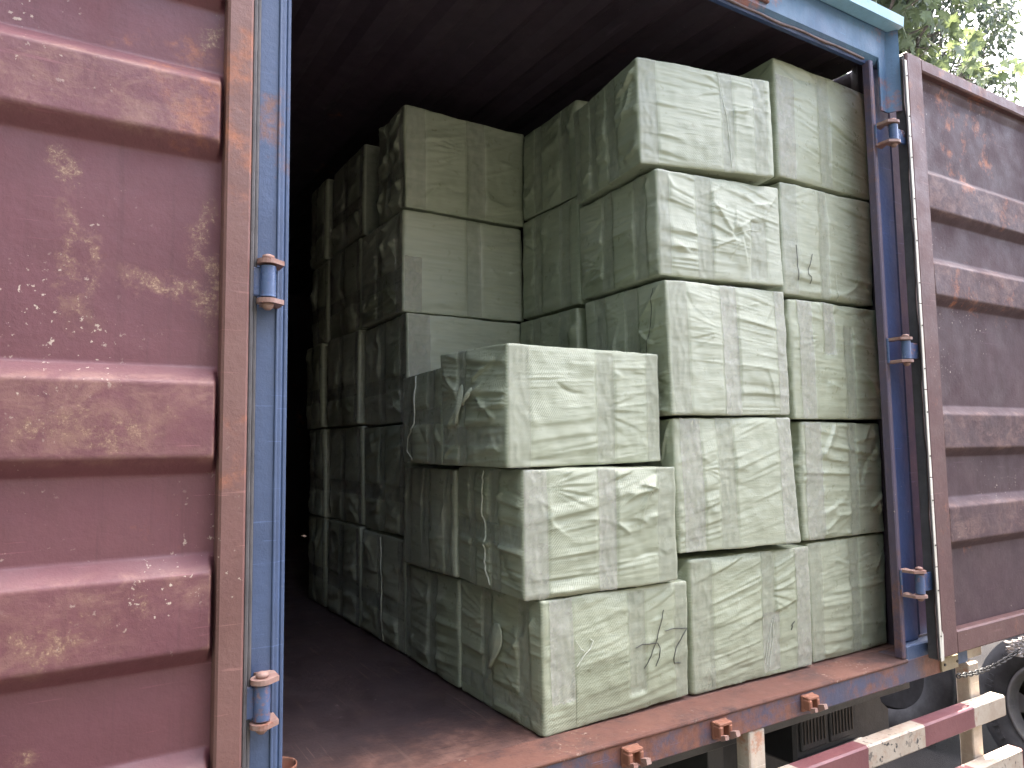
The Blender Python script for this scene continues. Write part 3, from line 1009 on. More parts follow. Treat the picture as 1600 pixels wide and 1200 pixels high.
# left post
lp = B('corner_post', M['blue'], box, (-2.305, -2.243, .0, .16, -.0, 2.30), bev=0.005)
B('jamb_flange', M['blue'], lp, (-2.2425, -2.2325, .004, .06, .0015, 2.288), bev=0.003)
mm = MB()
mm.tube([(-2.258, -.001, .0), (-2.258, -.001, 2.29)], .0035, 8)
mm.build('weld_bead', M['blue'], lp)
B('post_foot', M['blue'], lp, (-2.40, -2.2425, .002, .20, -.0845, -.001), bev=0.005)
B('outer_flange', M['blue_dark'], lp, (-2.40, -2.306, .03, .2, .0, 2.30))

# header: sloping face, rusted lower lip, pale drip gutter
hd = MB()
hd.prism([(.020, 2.288), (.000, 2.310), (-.004, 2.430), (.040, 2.430), (.040, 2.288)], 0, -2.40, .195)
hd = hd.build('door_header', M['teal'], box)
mm = MB()
mm.prism([(.018, 2.278), (.014, 2.2875), (.036, 2.2875), (.034, 2.278)], 0, XL, .0)
mm.build('header_lip', M['blue_dark'], hd)
mm = MB()
rr = random.Random(5)
pts = [(XL + i * .06, .012 + rr.uniform(-.002, .002), 2.289 + rr.uniform(-.002, .003)) for i in range(38)]
mm.tube(pts, [.004 + .0025 * rr.random() for _ in pts], 6)
mm.build('seal_bead', M['gasket_brown'], hd)
mm = MB()
mm.prism([(-.010, 2.426), (-.060, 2.432), (-.064, 2.470), (-.058, 2.470), (-.055, 2.440), (.0, 2.434)], 0, -2.42, .145)
mm.build('drip_gutter', M['gutter'], hd)
B('roof_rail', M['blue'], hd, (-2.40, .195, .0, .14, 2.4305, 2.475), bev=0.004)
for xc in (-.62, -1.05, -1.4, -1.8):
    mm = MB()
    mm.box(xc - .03, xc + .03, -.012, .002, 2.325, 2.375, .003)
    mm.box(xc - .03, xc - .014, -.034, -.008, 2.335, 2.37, .003)
    mm.box(xc + .014, xc + .03, -.034, -.008, 2.335, 2.37, .003)
    mm.build('lock_keeper', M['frame_brown'], hd)
# angle gusset under the header at the right post
mm = MB()
mm.prism([(.062, .000), (.062, .006), (.108, .006), (.142, -.036), (.138, -.040), (.106, .000)], 2, 2.095, 2.428)
mm.build('post_gusset', M['teal'], rp)
B('header_block', M['frame_brown'], hd, (-.70, -.655, -.030, -.002, 2.395, 2.4215), bev=0.004)

# ------------------------------------------------------------------ doors, swung flat open
def door(xa, xb, bands, mats, nm_label, hinge_side, z0=-.035):
    """inner face towards -Y; xa<xb; frame face y=-0.06; hinge_side +1 when the hinge edge is xb"""
    z1 = 2.335
    d = B('door', mats['frame'], box, (xa, xb, -.012, -.004, z0 + .01, z1 - .01), label=nm_label)
    fw = .052
    he = xb if hinge_side > 0 else xa          # hinge edge
    fe = xa if hinge_side > 0 else xb
    for e, w_ in ((he, fw if hinge_side > 0 else .105), (fe, fw)):
        if e == xb:
            B('frame_stile', mats['frame'], d, (xb - w_, xb, -.060, -.0125, z0, z1), bev=0.005)
        else:
            B('frame_stile', mats['frame'], d, (xa, xa + w_, -.060, -.0125, z0, z1), bev=0.005)
    l = xa + (fw if hinge_side > 0 else .105)
    r_ = xb - fw
    B('frame_rail', mats['frame'], d, (l - .001, r_ + .001, -.058, -.0125, z0, z0 + .085), bev=0.006)
    B('frame_rail', mats['frame'], d, (l - .001, r_ + .001, -.058, -.0125, z1 - .055, z1), bev=0.006)
    # the pressed panel
    yr, yb, sl = -.0155, -.052, .036
    prof = [(yr, z0 + .08)]
    for (a, b) in sorted(bands):
        prof += [(yr, a - sl), (yr - .002, a - sl * .92), (yb + .002, a - .002), (yb, a + .002),
                 (yb, b - .002), (yb + .002, b + .002), (yr - .002, b + sl * .92), (yr, b + sl)]
    prof += [(yr, z1 - .10), (yr - .012, z1 - .075), (yr - .014, z1 - .05)]
    # refine the profile so that dents can be pressed in
    fine = []
    for (p, q) in zip(prof[:-1], prof[1:]):
        L = math.hypot(q[0] - p[0], q[1] - p[1])
        n = max(1, int(L / .005))
        for i in range(n):
            t = i / n
            fine.append((p[0] * (1 - t) + q[0] * t, p[1] * (1 - t) + q[1] * t))
    fine.append(prof[-1])
    F = np.array(fine)
    xs = np.concatenate([np.linspace(l, l + .015, 6)[:-1], np.linspace(l + .015, r_ - .015, 80), np.linspace(r_ - .015, r_, 6)[1:]])
    # end closures: the ribs taper away just before the stiles
    tp = np.minimum(sstep(0, .012, xs - l), sstep(0, .012, r_ - xs))
    Yg = yr + (F[:, 0][None, :] - yr) * (0.12 + 0.88 * tp)[:, None]
    Xg = np.repeat(xs[:, None], len(F), 1)
    Zg = np.repeat(F[:, 1][None, :], len(xs), 0)
    Yg = Yg + .0050 * pn(Xg * 3.4, Zg * 3.4, xa * 3) + .0022 * pn(Xg * 9, Zg * 9, xa * 5 + 2)
    off = WORLD[box.name]
    V = np.stack([Xg - off.x, Yg - off.y, Zg - off.z], -1)
    aa, bb = Xg.shape
    idx = np.arange(aa * bb).reshape(aa, bb)
    q = np.stack([idx[:-1, :-1], idx[1:, :-1], idx[1:, 1:], idx[:-1, 1:]], -1).reshape(-1, 4)
    me = bpy.data.meshes.new('ribbed_panel')
    fill_mesh(me, V.reshape(-1, 3), q)
    link('ribbed_panel', me, d, mats['panel'], True)
    return d, he


# the left door: only its hinge end is in view
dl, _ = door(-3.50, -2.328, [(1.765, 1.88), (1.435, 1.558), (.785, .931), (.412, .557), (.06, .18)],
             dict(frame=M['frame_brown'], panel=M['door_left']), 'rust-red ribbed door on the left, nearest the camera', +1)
B('door_gasket', M['rubber'], dl, (-2.3275, -2.3175, -.050, -.008, -.03, 2.33), (-2.317, -2.3075, -.036, -.008, -.03, 2.33), bev=0.003)
# the right door
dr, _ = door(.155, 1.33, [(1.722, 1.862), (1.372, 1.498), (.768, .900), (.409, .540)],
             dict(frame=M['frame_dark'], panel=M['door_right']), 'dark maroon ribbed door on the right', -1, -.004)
# its gasket: brown flap, white retaining strip with screws, grey lip
mm = MB()
rr = random.Random(3)
zs = np.linspace(-.012, 2.30, 40)
L_, R_ = [], []
for i, z in enumerate(zs):
    wv = .004 * math.sin(i * .9) + .003 * math.sin(i * 2.3)
    L_.append((.120 + wv, -.062 + wv, z))
    R_.append((.142, -.050, z))
vs = L_ + R_ + [(p[0] + .004, p[1] + .006, p[2]) for p in L_]
fs = []
n = len(zs)
for i in range(n - 1):
    fs.append([i, n + i, n + i + 1, i + 1])
    fs.append([2 * n + i, 2 * n + i + 1, n + i + 1, n + i])
mm.add(vs, fs, True)
mm.build('gasket_flap', M['gasket_brown'], dr)
B('gasket_lip', M['rubber'], dr, (.1425, .1545, -.052, -.010, -.012, 2.32))
st = []
mm = MB()
zz = -.0
for i in range(7):
    z2 = zz + .33
    mm.box(.1285, .1425, -.0665, -.0635, zz + .0015, min(z2 - .0015, 2.29), .001)
    zz = z2
ws = mm.build('retaining_strip', M['white_strip'], dr)
mm = MB()
for i in range(14):
    mm.cyl((.1355, -.0665, .08 + i * .165), (0, -1, 0), .0032, .002, 8)
mm.build('screw', M['bolt'], ws)
# torn end of the gasket at the bottom
mm = MB()
mm.add([(.130, -.066, -.010), (.148, -.067, -.008), (.150, -.068, .085), (.141, -.068, .10), (.134, -.067, .02)], [(0, 1, 2, 3, 4)])
t = mm.build('torn_strip', M['white_strip'], dr)
t.modifiers.new('thickness', 'SOLIDIFY').thickness = .002


def hinge(xp, yp, z0, z1, post_x, door_x, parent, side):
    """lugs from the post, pin, knuckle and the blade that runs to the door edge"""
    zc = (z0 + z1) / 2
    m = MB()
    m.cyl((xp, yp, z0 + .014), (0, 0, 1), .0165, z1 - z0 - .028, 24)
    hg = m.build('hinge_knuckle', M['hinge_blue'], parent)
    for z in (z0, z1 - .010):
        m = MB()
        # rounded lug plate
        pts = [(post_x, .012), (post_x, yp - .012 + .0)]
        a0 = []
        for k in range(13):
            an = -math.pi / 2 * 1.2 + k / 12 * math.pi * 1.25
            a0.append((xp + .0235 * math.cos(an) * side, yp + .0235 * math.sin(an)))
        poly = [(post_x, .004), (post_x, yp - .004)] + a0 + [(xp + .01 * side, .004)]
        m.prism(poly, 2, z, z + .010)
        m.build('hinge_lug', M['hinge_rust'], hg)
    m = MB()
    m.lathe([(0, 0), (.011, 0), (.013, .004), (.0125, .009), (.006, .012), (0, .012)], (xp, yp, z1), (0, 0, 1), (1, 0, 0), 16)
    m.build('hinge_pin', M['hinge_rust'], hg)
    m = MB()
    m.lathe([(0, 0), (.013, 0), (.011, -.008), (.006, -.013), (0, -.013)], (xp, yp, z0), (0, 0, 1), (1, 0, 0), 16)
    m.build('hinge_pin', M['hinge_rust'], hg)
    m = MB()
    m.box(min(xp, door_x), max(xp, door_x), yp + .004, yp + .014, z0 + .016, z1 - .016, .003)
    m.build('hinge_blade', M['hinge_blue'], hg)
for (a, b) in ((1.103, 1.197), (.242, .338), (1.95, 2.045)):
    hinge(-2.288, -.046, a, b, -2.255, -2.325, lp, -1)
for (a, b) in ((1.936, 2.024), (1.09, 1.185), (.228, .326)):
    hinge(.045, -.052, a, b, .006, .135, rp, 1)
    B('lug_strap', M['hinge_blue'], rp, (.003, .0095, -.010, -.0005, a, b), bev=0.002)

# ------------------------------------------------------------------ bales: pose = x, y, z, yaw, width, depth, height, tilts
T_ = lambda a, b, c=0.0, d=1.0, m='tape': (a, b, c, d, m)
S1 = 0.0040
make_bale((-1.493, .124, .0015, .021, .564, .468, .364, -.001, -.006), 'wrapped bale with a black pen scrawl on its front, bottom of the front stack', 101, S1,
          tapeF=[T_(.05, .19, .22, .99, 'tape_pale'), T_(.555, .665, .15, .97, 'tape'), T_(.895, .985, 0, 1, 'tape')],
          tapeL=[T_(.12, .24), T_(.55, .68), T_(.02, .98, .1, .24)], styleF='taut', styleL='messy', amp=1.0,
          overlap=[('F', .20, .99, .02, .43)],
          strokes=[('F', [(.80, .78), (.775, .66), (.74, .52), (.70, .42), (.655, .33)], .0012),
                   ('F', [(.60, .51), (.65, .53), (.70, .525), (.755, .515), (.775, .47), (.765, .40), (.735, .33)], .0012),
                   ('F', [(.815, .60), (.87, .61), (.93, .595), (.985, .585), (.955, .53), (.90, .43), (.875, .36), (.885, .31), (.935, .30)], .0012)],
          cords=[('F', [(.20, .66), (.225, .60), (.25, .57)], .0012), ('F', [(.20, .47), (.25, .55), (.285, .585), (.305, .64), (.285, .66)], .0014)],
          flaps=[('L', .42, .74, -1.2, .15, .035, .020)])
make_bale((-1.547, .137, .368, -.054, .558, .437, .363, .001, 0), 'wrapped bale puckered by a middle tape strip, second up in the front stack', 102, S1,
          tapeF=[T_(.0, .145, 0, 1, 'tape_pale'), T_(.455, .575, 0, 1, 'tape_pale'), T_(.86, .985, .0, 1, 'tape')],
          tapeL=[T_(.30, .44), T_(.66, .76), T_(.02, .98, .40, .56)], styleF='messy', styleL='plain', amp=1.0,
          cords=[('L', [(.52, .97), (.50, .80), (.525, .60), (.50, .40), (.50, .20), (.46, .05)], .0028)])
make_bale((-1.596, .136, .737, .022, .587, .389, .352, .002, .010), 'wrapped bale with a loose torn ear on its side, top of the low front stack', 103, S1,
          tapeF=[T_(.0, .13, 0, 1, 'tape'), T_(.545, .66, .0, .97, 'tape'), T_(.90, .99, 0, 1, 'tape')],
          tapeL=[T_(.56, .70), T_(.02, .95, .18, .34)], styleF='plain', styleL='messy', amp=1.05,
          flaps=[('L', .62, .70, -1.35, .125, .020, .030), ('L', .40, .66, -0.8, .07, .012, .026)])
make_bale((-1.505, .604, .0015, -.02, .56, .455, .356, 0, -.004), 'bale in the second row on the floor, puffed between tapes beside the aisle', 104, 0.006,
          tapeF=[], tapeL=[T_(.36, .52), T_(.88, .99)], styleL='plain', amp=1.1)
make_bale((-1.522, .590, .362, -.018, .56, .462, .367, .002, -.002), 'bale in the second row, middle one behind the puckered front bale', 105, 0.006,
          tapeF=[], tapeL=[T_(.06, .16), T_(.42, .58), T_(.80, .92)], styleL='plain', amp=1.0)
make_bale((-1.588, .545, .736, -.004, .56, .352, .322, .006, .006), 'lower dark bale with a pale cord, second row top behind the torn-ear bale', 106, 0.006,
          tapeF=[], tapeL=[T_(.15, .32), T_(.70, .96), T_(.02, .98, .42, .60)], styleL='plain', amp=1.0,
          cords=[('L', [(.62, .97), (.60, .70), (.65, .40), (.80, .30), (.86, .14), (.70, .05)], .0026)])
# tall middle stack
make_bale((-.915, .145, .002, -.022, .588, .47, .428, -.001, -.002), 'bale with a frayed right edge, bottom of the tall middle stack', 111, S1,
          tapeF=[T_(.0, .16, .0, 1, 'tape'), T_(.56, .67, .3, 1, 'tape'), T_(.56, .70, .05, .5, 'tape_pale'), T_(.86, .985, 0, 1, 'tape_pale')],
          tapeL=[T_(.3, .45)], styleF='plain', amp=.95, overlap=[('F', .14, .985, .02, .47)],
          strokes=[('F', [(.80, .335), (.812, .36), (.805, .375), (.83, .40)], .0013)],
          cords=[('F', [(.585, .10), (.61, .25), (.63, .42)], .0010), ('F', [(.60, .08), (.635, .25), (.655, .44)], .0010), ('F', [(.57, .12), (.59, .25), (.645, .45)], .0010)])
make_bale((-.955, .137, .440, -.072, .541, .46, .438, .012, -.01), 'bale with three pale vertical tapes, second up in the tall middle stack', 112, S1,
          tapeF=[T_(.05, .21, .0, 1, 'tape_pale'), T_(.335, .47, 0, 1, 'tape'), T_(.86, .985, 0, 1, 'tape_pale')],
          tapeL=[T_(.3, .45)], styleF='plain', amp=.95)
make_bale((-.983, .132, .884, -.058, .553, .468, .449, .022, .006), 'tall smooth-fronted bale, middle of the tall middle stack', 113, S1,
          tapeF=[T_(.02, .155, 0, 1, 'tape'), T_(.43, .56, 0, 1, 'tape_pale'), T_(.90, .985, 0, 1, 'tape_pale')],
          tapeL=[T_(.30, .46), T_(.70, .85)], styleF='plain', styleL='messy', amp=.8,
          strokes=[('L', [(.12, .95), (.16, .70), (.24, .45)], .0010)])
make_bale((-1.000, .136, 1.340, -.083, .543, .480, .364, .028, .015), 'bale with folded sheet star on its front, fourth up in tall middle stack', 114, S1,
          tapeF=[T_(.0, .09, 0, 1, 'tape'), T_(.29, .41, 0, 1, 'tape'), T_(.72, .86, .06, .62, 'tape')],
          tapeL=[T_(.12, .26), T_(.52, .66)], styleF='pinwheel', styleL='plain', amp=1.0,
          cords=[('F', [(.60, .47), (.70, .52), (.80, .53)], .0012)])
make_bale((-1.064, .144, 1.712, -.165, .556, .462, .366, .026, .003), 'bale turned outward with deep swags, top of the tall middle stack', 115, S1,
          tapeF=[T_(.0, .13, 0, 1, 'tape'), T_(.60, .69, 0, 1, 'tape'), T_(.85, .95, 0, 1, 'tape')],
          tapeL=[T_(.30, .45), T_(.60, .72), T_(.88, .98)], styleF='plain', styleL='messy', amp=1.1,
          cords=[('F', [(.58, .97), (.60, .80), (.635, .55), (.65, .30), (.66, .06)], .0012)])
# right-hand stack against the post
make_bale((-.300, .154, .002, 0, .465, .47, .428, 0, .004), 'bale at the right-hand post, bottom of its stack on the rusty sill', 121, 0.0052,
          tapeF=[T_(0.000, 0.141, 0, 1, 'tape'), T_(0.498, 0.622, 0, 1, 'tape')], tapeL=[T_(.3, .4)], styleF='plain', amp=1.0)
make_bale((-.334, .141, .440, 0, .498, .47, .435, 0, .001), 'bale with crumpled clear tape and deep folds, second up beside the right post', 122, 0.0052,
          tapeF=[T_(0.042, 0.227, 0, 1, 'tape_pale'), T_(0.554, 0.655, 0, 1, 'tape')], tapeL=[T_(.3, .4)], styleF='messy', amp=1.35)
make_bale((-.378, .131, .882, 0, .542, .47, .450, .004, -.006), 'bale drawn into sideways puckers, middle of the right-hand stack', 123, 0.0052,
          tapeF=[T_(0.084, 0.227, 0, 1, 'tape_pale'), T_(0.353, 0.470, .55, 1, 'tape_pale'), T_(0.571, 0.672, 0, .8, 'tape')], tapeL=[T_(.3, .4)], styleF='messy', amp=1.1)
make_bale((-.397, .130, 1.340, 0, .560, .47, .432, .004, -.005), 'bale with two thin pen lines low on its front, fourth up in the right-hand stack', 124, 0.0052,
          tapeF=[T_(0.000, 0.160, 0, 1, 'tape'), T_(0.386, 0.470, 0, 1, 'tape')], tapeL=[T_(.3, .4)], styleF='plain', amp=1.0,
          strokes=[('F', [(.135, .45), (.142, .30), (.15, .14)], .0012), ('F', [(.29, .39), (.26, .30), (.235, .20), (.265, .18), (.262, .12)], .0012)],
          cords=[('F', [(.53, .25), (.535, .12), (.54, .01)], .0012)])
make_bale((-.411, .128, 1.778, 0, .575, .47, .462, -.002, .003), 'bale with a peaked corner, top of the right-hand stack under the header', 125, 0.0052,
          tapeF=[T_(0.000, 0.168, 0, .85, 'tape_brown'), T_(0.420, 0.538, 0, 1, 'tape')], tapeL=[T_(.3, .4)], styleF='plain', amp=1.05)
# second row behind the tall middle stack
for k, (z, h_, lab) in enumerate(((.885, .450, 'dark bale in the gap behind the smooth-fronted bale, lowest seen of its stack'),
                                  (1.338, .440, 'dark bale behind the star-folded bale, middle of the gap stack'),
                                  (1.782, .385, 'dark bale behind the outward-turned top bale, top of the gap stack'))):
    make_bale((-.965 + .012 * k, .648, z, -.01 * k, .55, .425, h_, 0, .01), lab, 131 + k, 0.008, tapeL=[T_(.12, .28), T_(.6, .74)], styleL='messy')
# tall stack set back in the third row
mids = ((.0015, .440, .47, 'bale with a hanging pale cord, floor level of the set-back stack by the aisle'),
        (.445, .450, .47, 'second bale up, showing only its side beside the aisle, in the set-back stack'),
        (.898, .438, .47, 'bale with a broad buff tape at its corner, half hidden behind the top front bale'),
        (1.340, .424, .47, 'shaded bale with buff corner tape, second from top of the set-back stack'),
        (1.768, .432, .30, 'shaded bale with a sagging front pocket, top of the set-back stack'))
for k, (z, h_, d_, lab) in enumerate(mids):
    tf = [[], [], [T_(.0, .17, 0, 1, 'tape_brown')], [T_(.0, .14, 0, .55, 'tape_brown'), T_(.5, .62)], [T_(.0, .15), T_(.49, .64)]][k]
    make_bale((-1.492 + .006 * (k % 3), 1.088, z, (.0, .0, -.01, .012, 0)[k], .572, d_, h_, 0, 0), lab, 141 + k, 0.0062 if k > 1 else 0.008,
              tapeF=tf, tapeL=[T_(.0, .14, 0, 1, 'tape_brown'), T_(.45, .6), T_(.02, .98, .30, .44)], styleF='plain', styleL='messy', amp=(1, 1, .8, 1.5, 1.7)[k],
              cords=[('L', [(.52, .97), (.50, .6), (.49, .3), (.46, .02)], .0028)] if k == 0 else ())
ordin = ('floor-level', 'second', 'third', 'fourth', 'topmost')
for row, (y0, xo) in enumerate(((1.600, -1.490), (2.105, -1.500))):
    where = ('fourth row', 'fifth row', 'deepest row')[row]
    z = .0015
    for k in range(5):
        h_ = (.442, .452, .436, .438, .440)[k]
        make_bale((xo + .012 * math.sin(k * 2.1 + row), y0 + .01 * math.sin(k * 3 + row), z, .012 * math.sin(k + row * 2), .565, (.45, .28)[row], h_, 0, 0),
                  f'{ordin[k]} bale in the {where} back along the dark aisle', 160 + row * 7 + k, 0.010 if row == 0 else 0.014,
                  tapeF=[T_(.0, .14)], tapeL=[T_(.0, .12, 0, 1, 'tape_pale'), T_(.45, .6), T_(.02, .98, .3, .44)], styleL='messy')
        z += h_ + .004

# ------------------------------------------------------------------ rusty tin by the left post
tin = MB()
tin.lathe([(.0, .0), (.034, .0), (.0385, .078), (.041, .081), (.0425, .079), (.042, .074), (.039, .072), (.0355, -.001), (0, -.0015)], (-2.205, .150, .003), (0, 0, 1), (1, 0, 0), 32)
tin = tin.build('tin_can', M['rust_bright'])
tag(tin, 'open rusty orange tin standing on the floor behind the left post', 'tin')

# ------------------------------------------------------------------ trailer bed and guard under the container
tr = empty('trailer', (-1.1, 0.1, GZ), 'trailer under the container with a red and white striped rear guard', 'trailer')
B('bed_beam', M['blue'], tr, (.337, .46, .012, .10, -.082, -.022), bev=0.004)
B('reflector_block', M['guard'], tr, (.462, .60, .03, .06, -.080, -.02))
for x0 in (-.822, .445, -2.0):
    B('guard_post', M['guard_white'], tr, (x0, x0 + .072, .004, .058, -1.02, -.0865), bev=0.004)
for (za, xe) in ((-.292, .580), (-.520, .690)):
    B('guard_rail', M['guard'], tr, (-2.3, xe, -.060, -.001, za, za + .080), bev=0.006)
for xx in (-1.55, -.66):
    B('chassis_rail', M['truck_grey'], tr, (xx - .04, xx + .04, .3, 6.2, -.50, -.26))
    
def tyre_prof(Ro, Rr, W):
    h = W / 2
    return [(Rr, -h * .72), (Rr + .03, -h * .92), (Rr + (Ro - Rr) * .45, -h * 1.04), (Ro - .05, -h * .98), (Ro - .012, -h * .86), (Ro, -h * .70), (Ro, -h * .34), (Ro - .012, -h * .32), (Ro - .012, -h * .25), (Ro, -h * .23),
            (Ro, h * .23), (Ro - .012, h * .25), (Ro - .012, h * .32), (Ro, h * .34), (Ro, h * .70), (Ro - .012, h * .86), (Ro - .05, h * .98), (Ro + (Rr - Ro) * .55, h * 1.04), (Rr + .03, h * .92), (Rr, h * .72)]


def wheel(parent, c, axis, Ro=.5, Rr=.29, W=.27, holes=True):
    """tyre, dished rim with hand holes, hub and nuts; `axis` points out of the visible side"""
    ax = Vector(axis).normalized()
    up = Vector((0, 0, 1))
    m = MB()
    m.lathe(tyre_prof(Ro, Rr, W), c, ax, up, 64)
    ty = m.build('tyre', M['tyre'], parent)
    # raised sidewall blocks (moulded lettering reads as small bars)
    w2 = ax.cross(up)
    m = MB()
    for k in range(64):
        if k % 16 in (0, 1, 9, 10, 11):
            continue
        an = 2 * math.pi * k / 64
        dvec = math.cos(an) * up + math.sin(an) * w2
        tv = -math.sin(an) * up + math.cos(an) * w2
        rr_ = Rr + (Ro - Rr) * .52
        p = Vector(c) + dvec * rr_ + ax * (W / 2 * 1.025)
        a, b = tv * .008, dvec * (.014 + .004 * (k % 3))
        q = ax * .005
        vs = [p - a - b, p + a - b, p + a + b, p - a + b]
        vs += [v + q for v in vs]
        m.add(vs, [(4, 5, 6, 7), (0, 1, 5, 4), (1, 2, 6, 5), (2, 3, 7, 6), (3, 0, 4, 7)])
    tag(m.build('sidewall_moulding', M['tyre'], ty), kind='stuff')
    h = W / 2
    # rim disc built as rings so that the hand holes are real openings
    seg, nh = 80, 8
    radii = [Rr + .004, Rr - .010, Rr - .022, Rr - .032, .268, .250, .232, .212, .19, .15, .105, .10, .0]
    hs = [h * .74, h * .86, h * .80, h * .40, h * .34, h * .40, h * .47, h * .53, h * .56, h * .56, h * .60, h * .98, h * 1.0]
    vs, fs = [], []
    for k in range(seg):
        an = 2 * math.pi * k / seg
        dvec = math.cos(an) * up + math.sin(an) * w2
        for r_, hh in zip(radii, hs):
            vs.append(Vector(c) + dvec * r_ + ax * hh)
    n = len(radii)
    for k in range(seg):
        k2 = (k + 1) % seg
        inhole = (k % (seg // nh)) in (3, 4, 5, 6)
        for i in range(n - 1):
            if inhole and holes and 4 <= i <= 6:
                continue
            fs.append([k * n + i, k * n + i + 1, k2 * n + i + 1, k2 * n + i])
    m = MB()
    m.add(vs, fs, True)
    rim = m.build('rim', M['steel_rim'], parent)
    m = MB()
    for k in range(10):
        an = 2 * math.pi * k / 10
        dvec = math.cos(an) * up + math.sin(an) * w2
        m.cyl(Vector(c) + dvec * .150 + ax * h * .55, ax, .015, .03, 6)
    m.build('wheel_nut', M['steel_rim'], rim)
    m = MB()
    m.cyl(Vector(c) - ax * (h * .5), ax, Rr - .01, .02, 40)
    m.build('brake_drum', M['bolt'], rim)
    return ty
# dark gear slung under the bed behind the guard: lamp box with two ribbed lenses, a cut mud panel
lb = B('lamp_box', M['truck_dark'], tr, (-.24, .15, .30, .46, -.43, -.17), bev=0.012)
for k in range(2):
    B('lamp_lens', M['truck_dark'], lb, (-.215 + k * .175, -.050 + k * .175, .290, .2995, -.375, -.19), bev=0.006)
    for j_ in range(7):
        B('lens_rib', M['bolt'], lb, (-.200 + k * .175 + j_ * .02, -.194 + k * .175 + j_ * .02, .2855, .2898, -.35, -.21), bev=0.001)
B('lamp_shelf', M['truck_grey'], lb, (-.235, .16, .255, .2995, -.425, -.395), bev=0.004)
mg = MB()
mg.prism([(.155, -.43), (.155, -.20), (.33, -.20), (.37, -.31), (.415, -.345), (.415, -.43)], 1, .335, .352)
mg.build('mud_panel', M['truck_dark'], tr)
B('added_dark_beam', M['truck_dark'], tr, (-2.2, -.02, .50, .66, -.62, -.255), bev=0.01)  # dark beam added to cover bright ground where the underside is in shade
B('added_dark_skirt', M['truck_dark'], tr, (-.10, -.06, .70, 5.5, -.95, -.27), bev=0.01)  # dark sheet added with the beam, stands in for shade under the bed
# the trailer's own axle
for xc in (-2.05, -.16):
    for yc in (1.9, 3.2):
        m = MB()
        m.lathe(tyre_prof(.48, .28, .30), (xc, yc, GZ + .48), (1, 0, 0), (0, 0, 1), 48)
        m.cyl((xc - .08, yc, GZ + .48), (1, 0, 0), .28, .16, 32)
        m.build('tyre', M['tyre'], tr)
for yc in (1.9, 3.2):
    m = MB()
    m.cyl((-2.0, yc, GZ + .48), (1, 0, 0), .06, 1.8, 16)
    m.build('axle', M['truck_grey'], tr)

# maker's plate, chain and a scrap of plastic under the right door
pl = empty('identity_plate', (.298, 0, -.08), 'small ochre metal plate with two bolts under the right door', 'plate')
B('plate', M['plate'], pl, (.236, .352, -.008, .0015, -.080, -.030), bev=0.002)
m = MB()
for x in (.254, .342):
    m.cyl((x, -.0075, -.055), (0, -1, 0), .0055, .004, 10)
m.build('bolt', M['bolt'], pl)

ch = empty('chain', (.40, -.02, -.11), 'black steel chain sagging from the bed up to the open right door', 'chain')
p0, p1 = Vector((.33, -.012, -.108)), Vector((.735, -.050, -.062))
N = 22
prev = None
for i in range(N):
    t = (i + .5) / N
    c = p0.lerp(p1, t) + Vector((0, 0, -.030 * 4 * t * (1 - t) * .7))
    tg = (p1 - p0) / N + Vector((0, 0, -.030 * 4 * (1 - 2 * t) / N * .7))
    L = tg.length
    tg.normalize()
    sidev = Vector((0, 1, 0)) if i % 2 else Vector((0, 0, 1))
    sidev = (sidev - tg * sidev.dot(tg)).normalized()
    pts = []
    for k in range(14):
        an = 2 * math.pi * k / 14
        pts.append(c + tg * (L * .78) * math.cos(an) + sidev * .0085 * math.sin(an))
    m = MB()
    m.tube(pts, .0030, 6, closed=True)
    m.build('chain_link', M['chain'], ch)

m = MB()
gu, gv = np.meshgrid(np.linspace(0, 1, 40), np.linspace(0, 1, 30), indexing='ij')
X = .735 + .16 * gu + .02 * pn(gu * 4, gv * 4, 1)
Z = -.040 - .070 * gv * (.65 + .35 * np.sin(gu * 3)) + .012 * pn(gu * 6, gv * 6, 9)
Y = -.028 + .03 * pn(gu * 6, gv * 5, 4) + .03 * ridge(pn(gu * 9, gv * 7, 6)) 
idx = np.arange(X.size).reshape(X.shape)
q = np.stack([idx[:-1, :-1], idx[1:, :-1], idx[1:, 1:], idx[:-1, 1:]], -1).reshape(-1, 4)
me = bpy.data.meshes.new('plastic_sheet')
fill_mesh(me, np.stack([X, Y, Z], -1).reshape(-1, 3), q)
o = link('plastic_sheet', me, None, M['plastic'])
o.modifiers.new('thickness', 'SOLIDIFY').thickness = .001
tag(o, 'crumpled pale plastic sheet hanging under the right door by the wheel', 'plastic sheet')

# ------------------------------------------------------------------ the lorry parked alongside
lo = empty('parked_lorry', (3.2, 2.4, GZ), 'grey lorry parked alongside, its wheels showing under the open right door', 'lorry')
B('cargo_body', M['truck_body'], lo, (2.58, 5.0, -.6, 5.8, -.22, 2.05), bev=0.02)
B('chassis_rail', M['truck_grey'], lo, (3.0, 3.12, -.5, 6.4, -.50, -.235))
B('cross_bearer', M['truck_grey'], lo, (2.62, 4.95, -.4, -.3, -.33, -.225), (2.62, 4.95, 2.6, 2.7, -.33, -.225))
wheel(lo, (2.70, .60, GZ + .49), (-1, 0, 0), .49, .31, .27)
m = MB()
m.lathe(tyre_prof(.49, .29, .27), (2.74, 1.76, GZ + .49), (-1, 0, 0), (0, 0, 1), 56)
m.cyl((2.80, 1.76, GZ + .49), (-1, 0, 0), .29, .12, 40)
m.build('tyre', M['tyre'], lo)
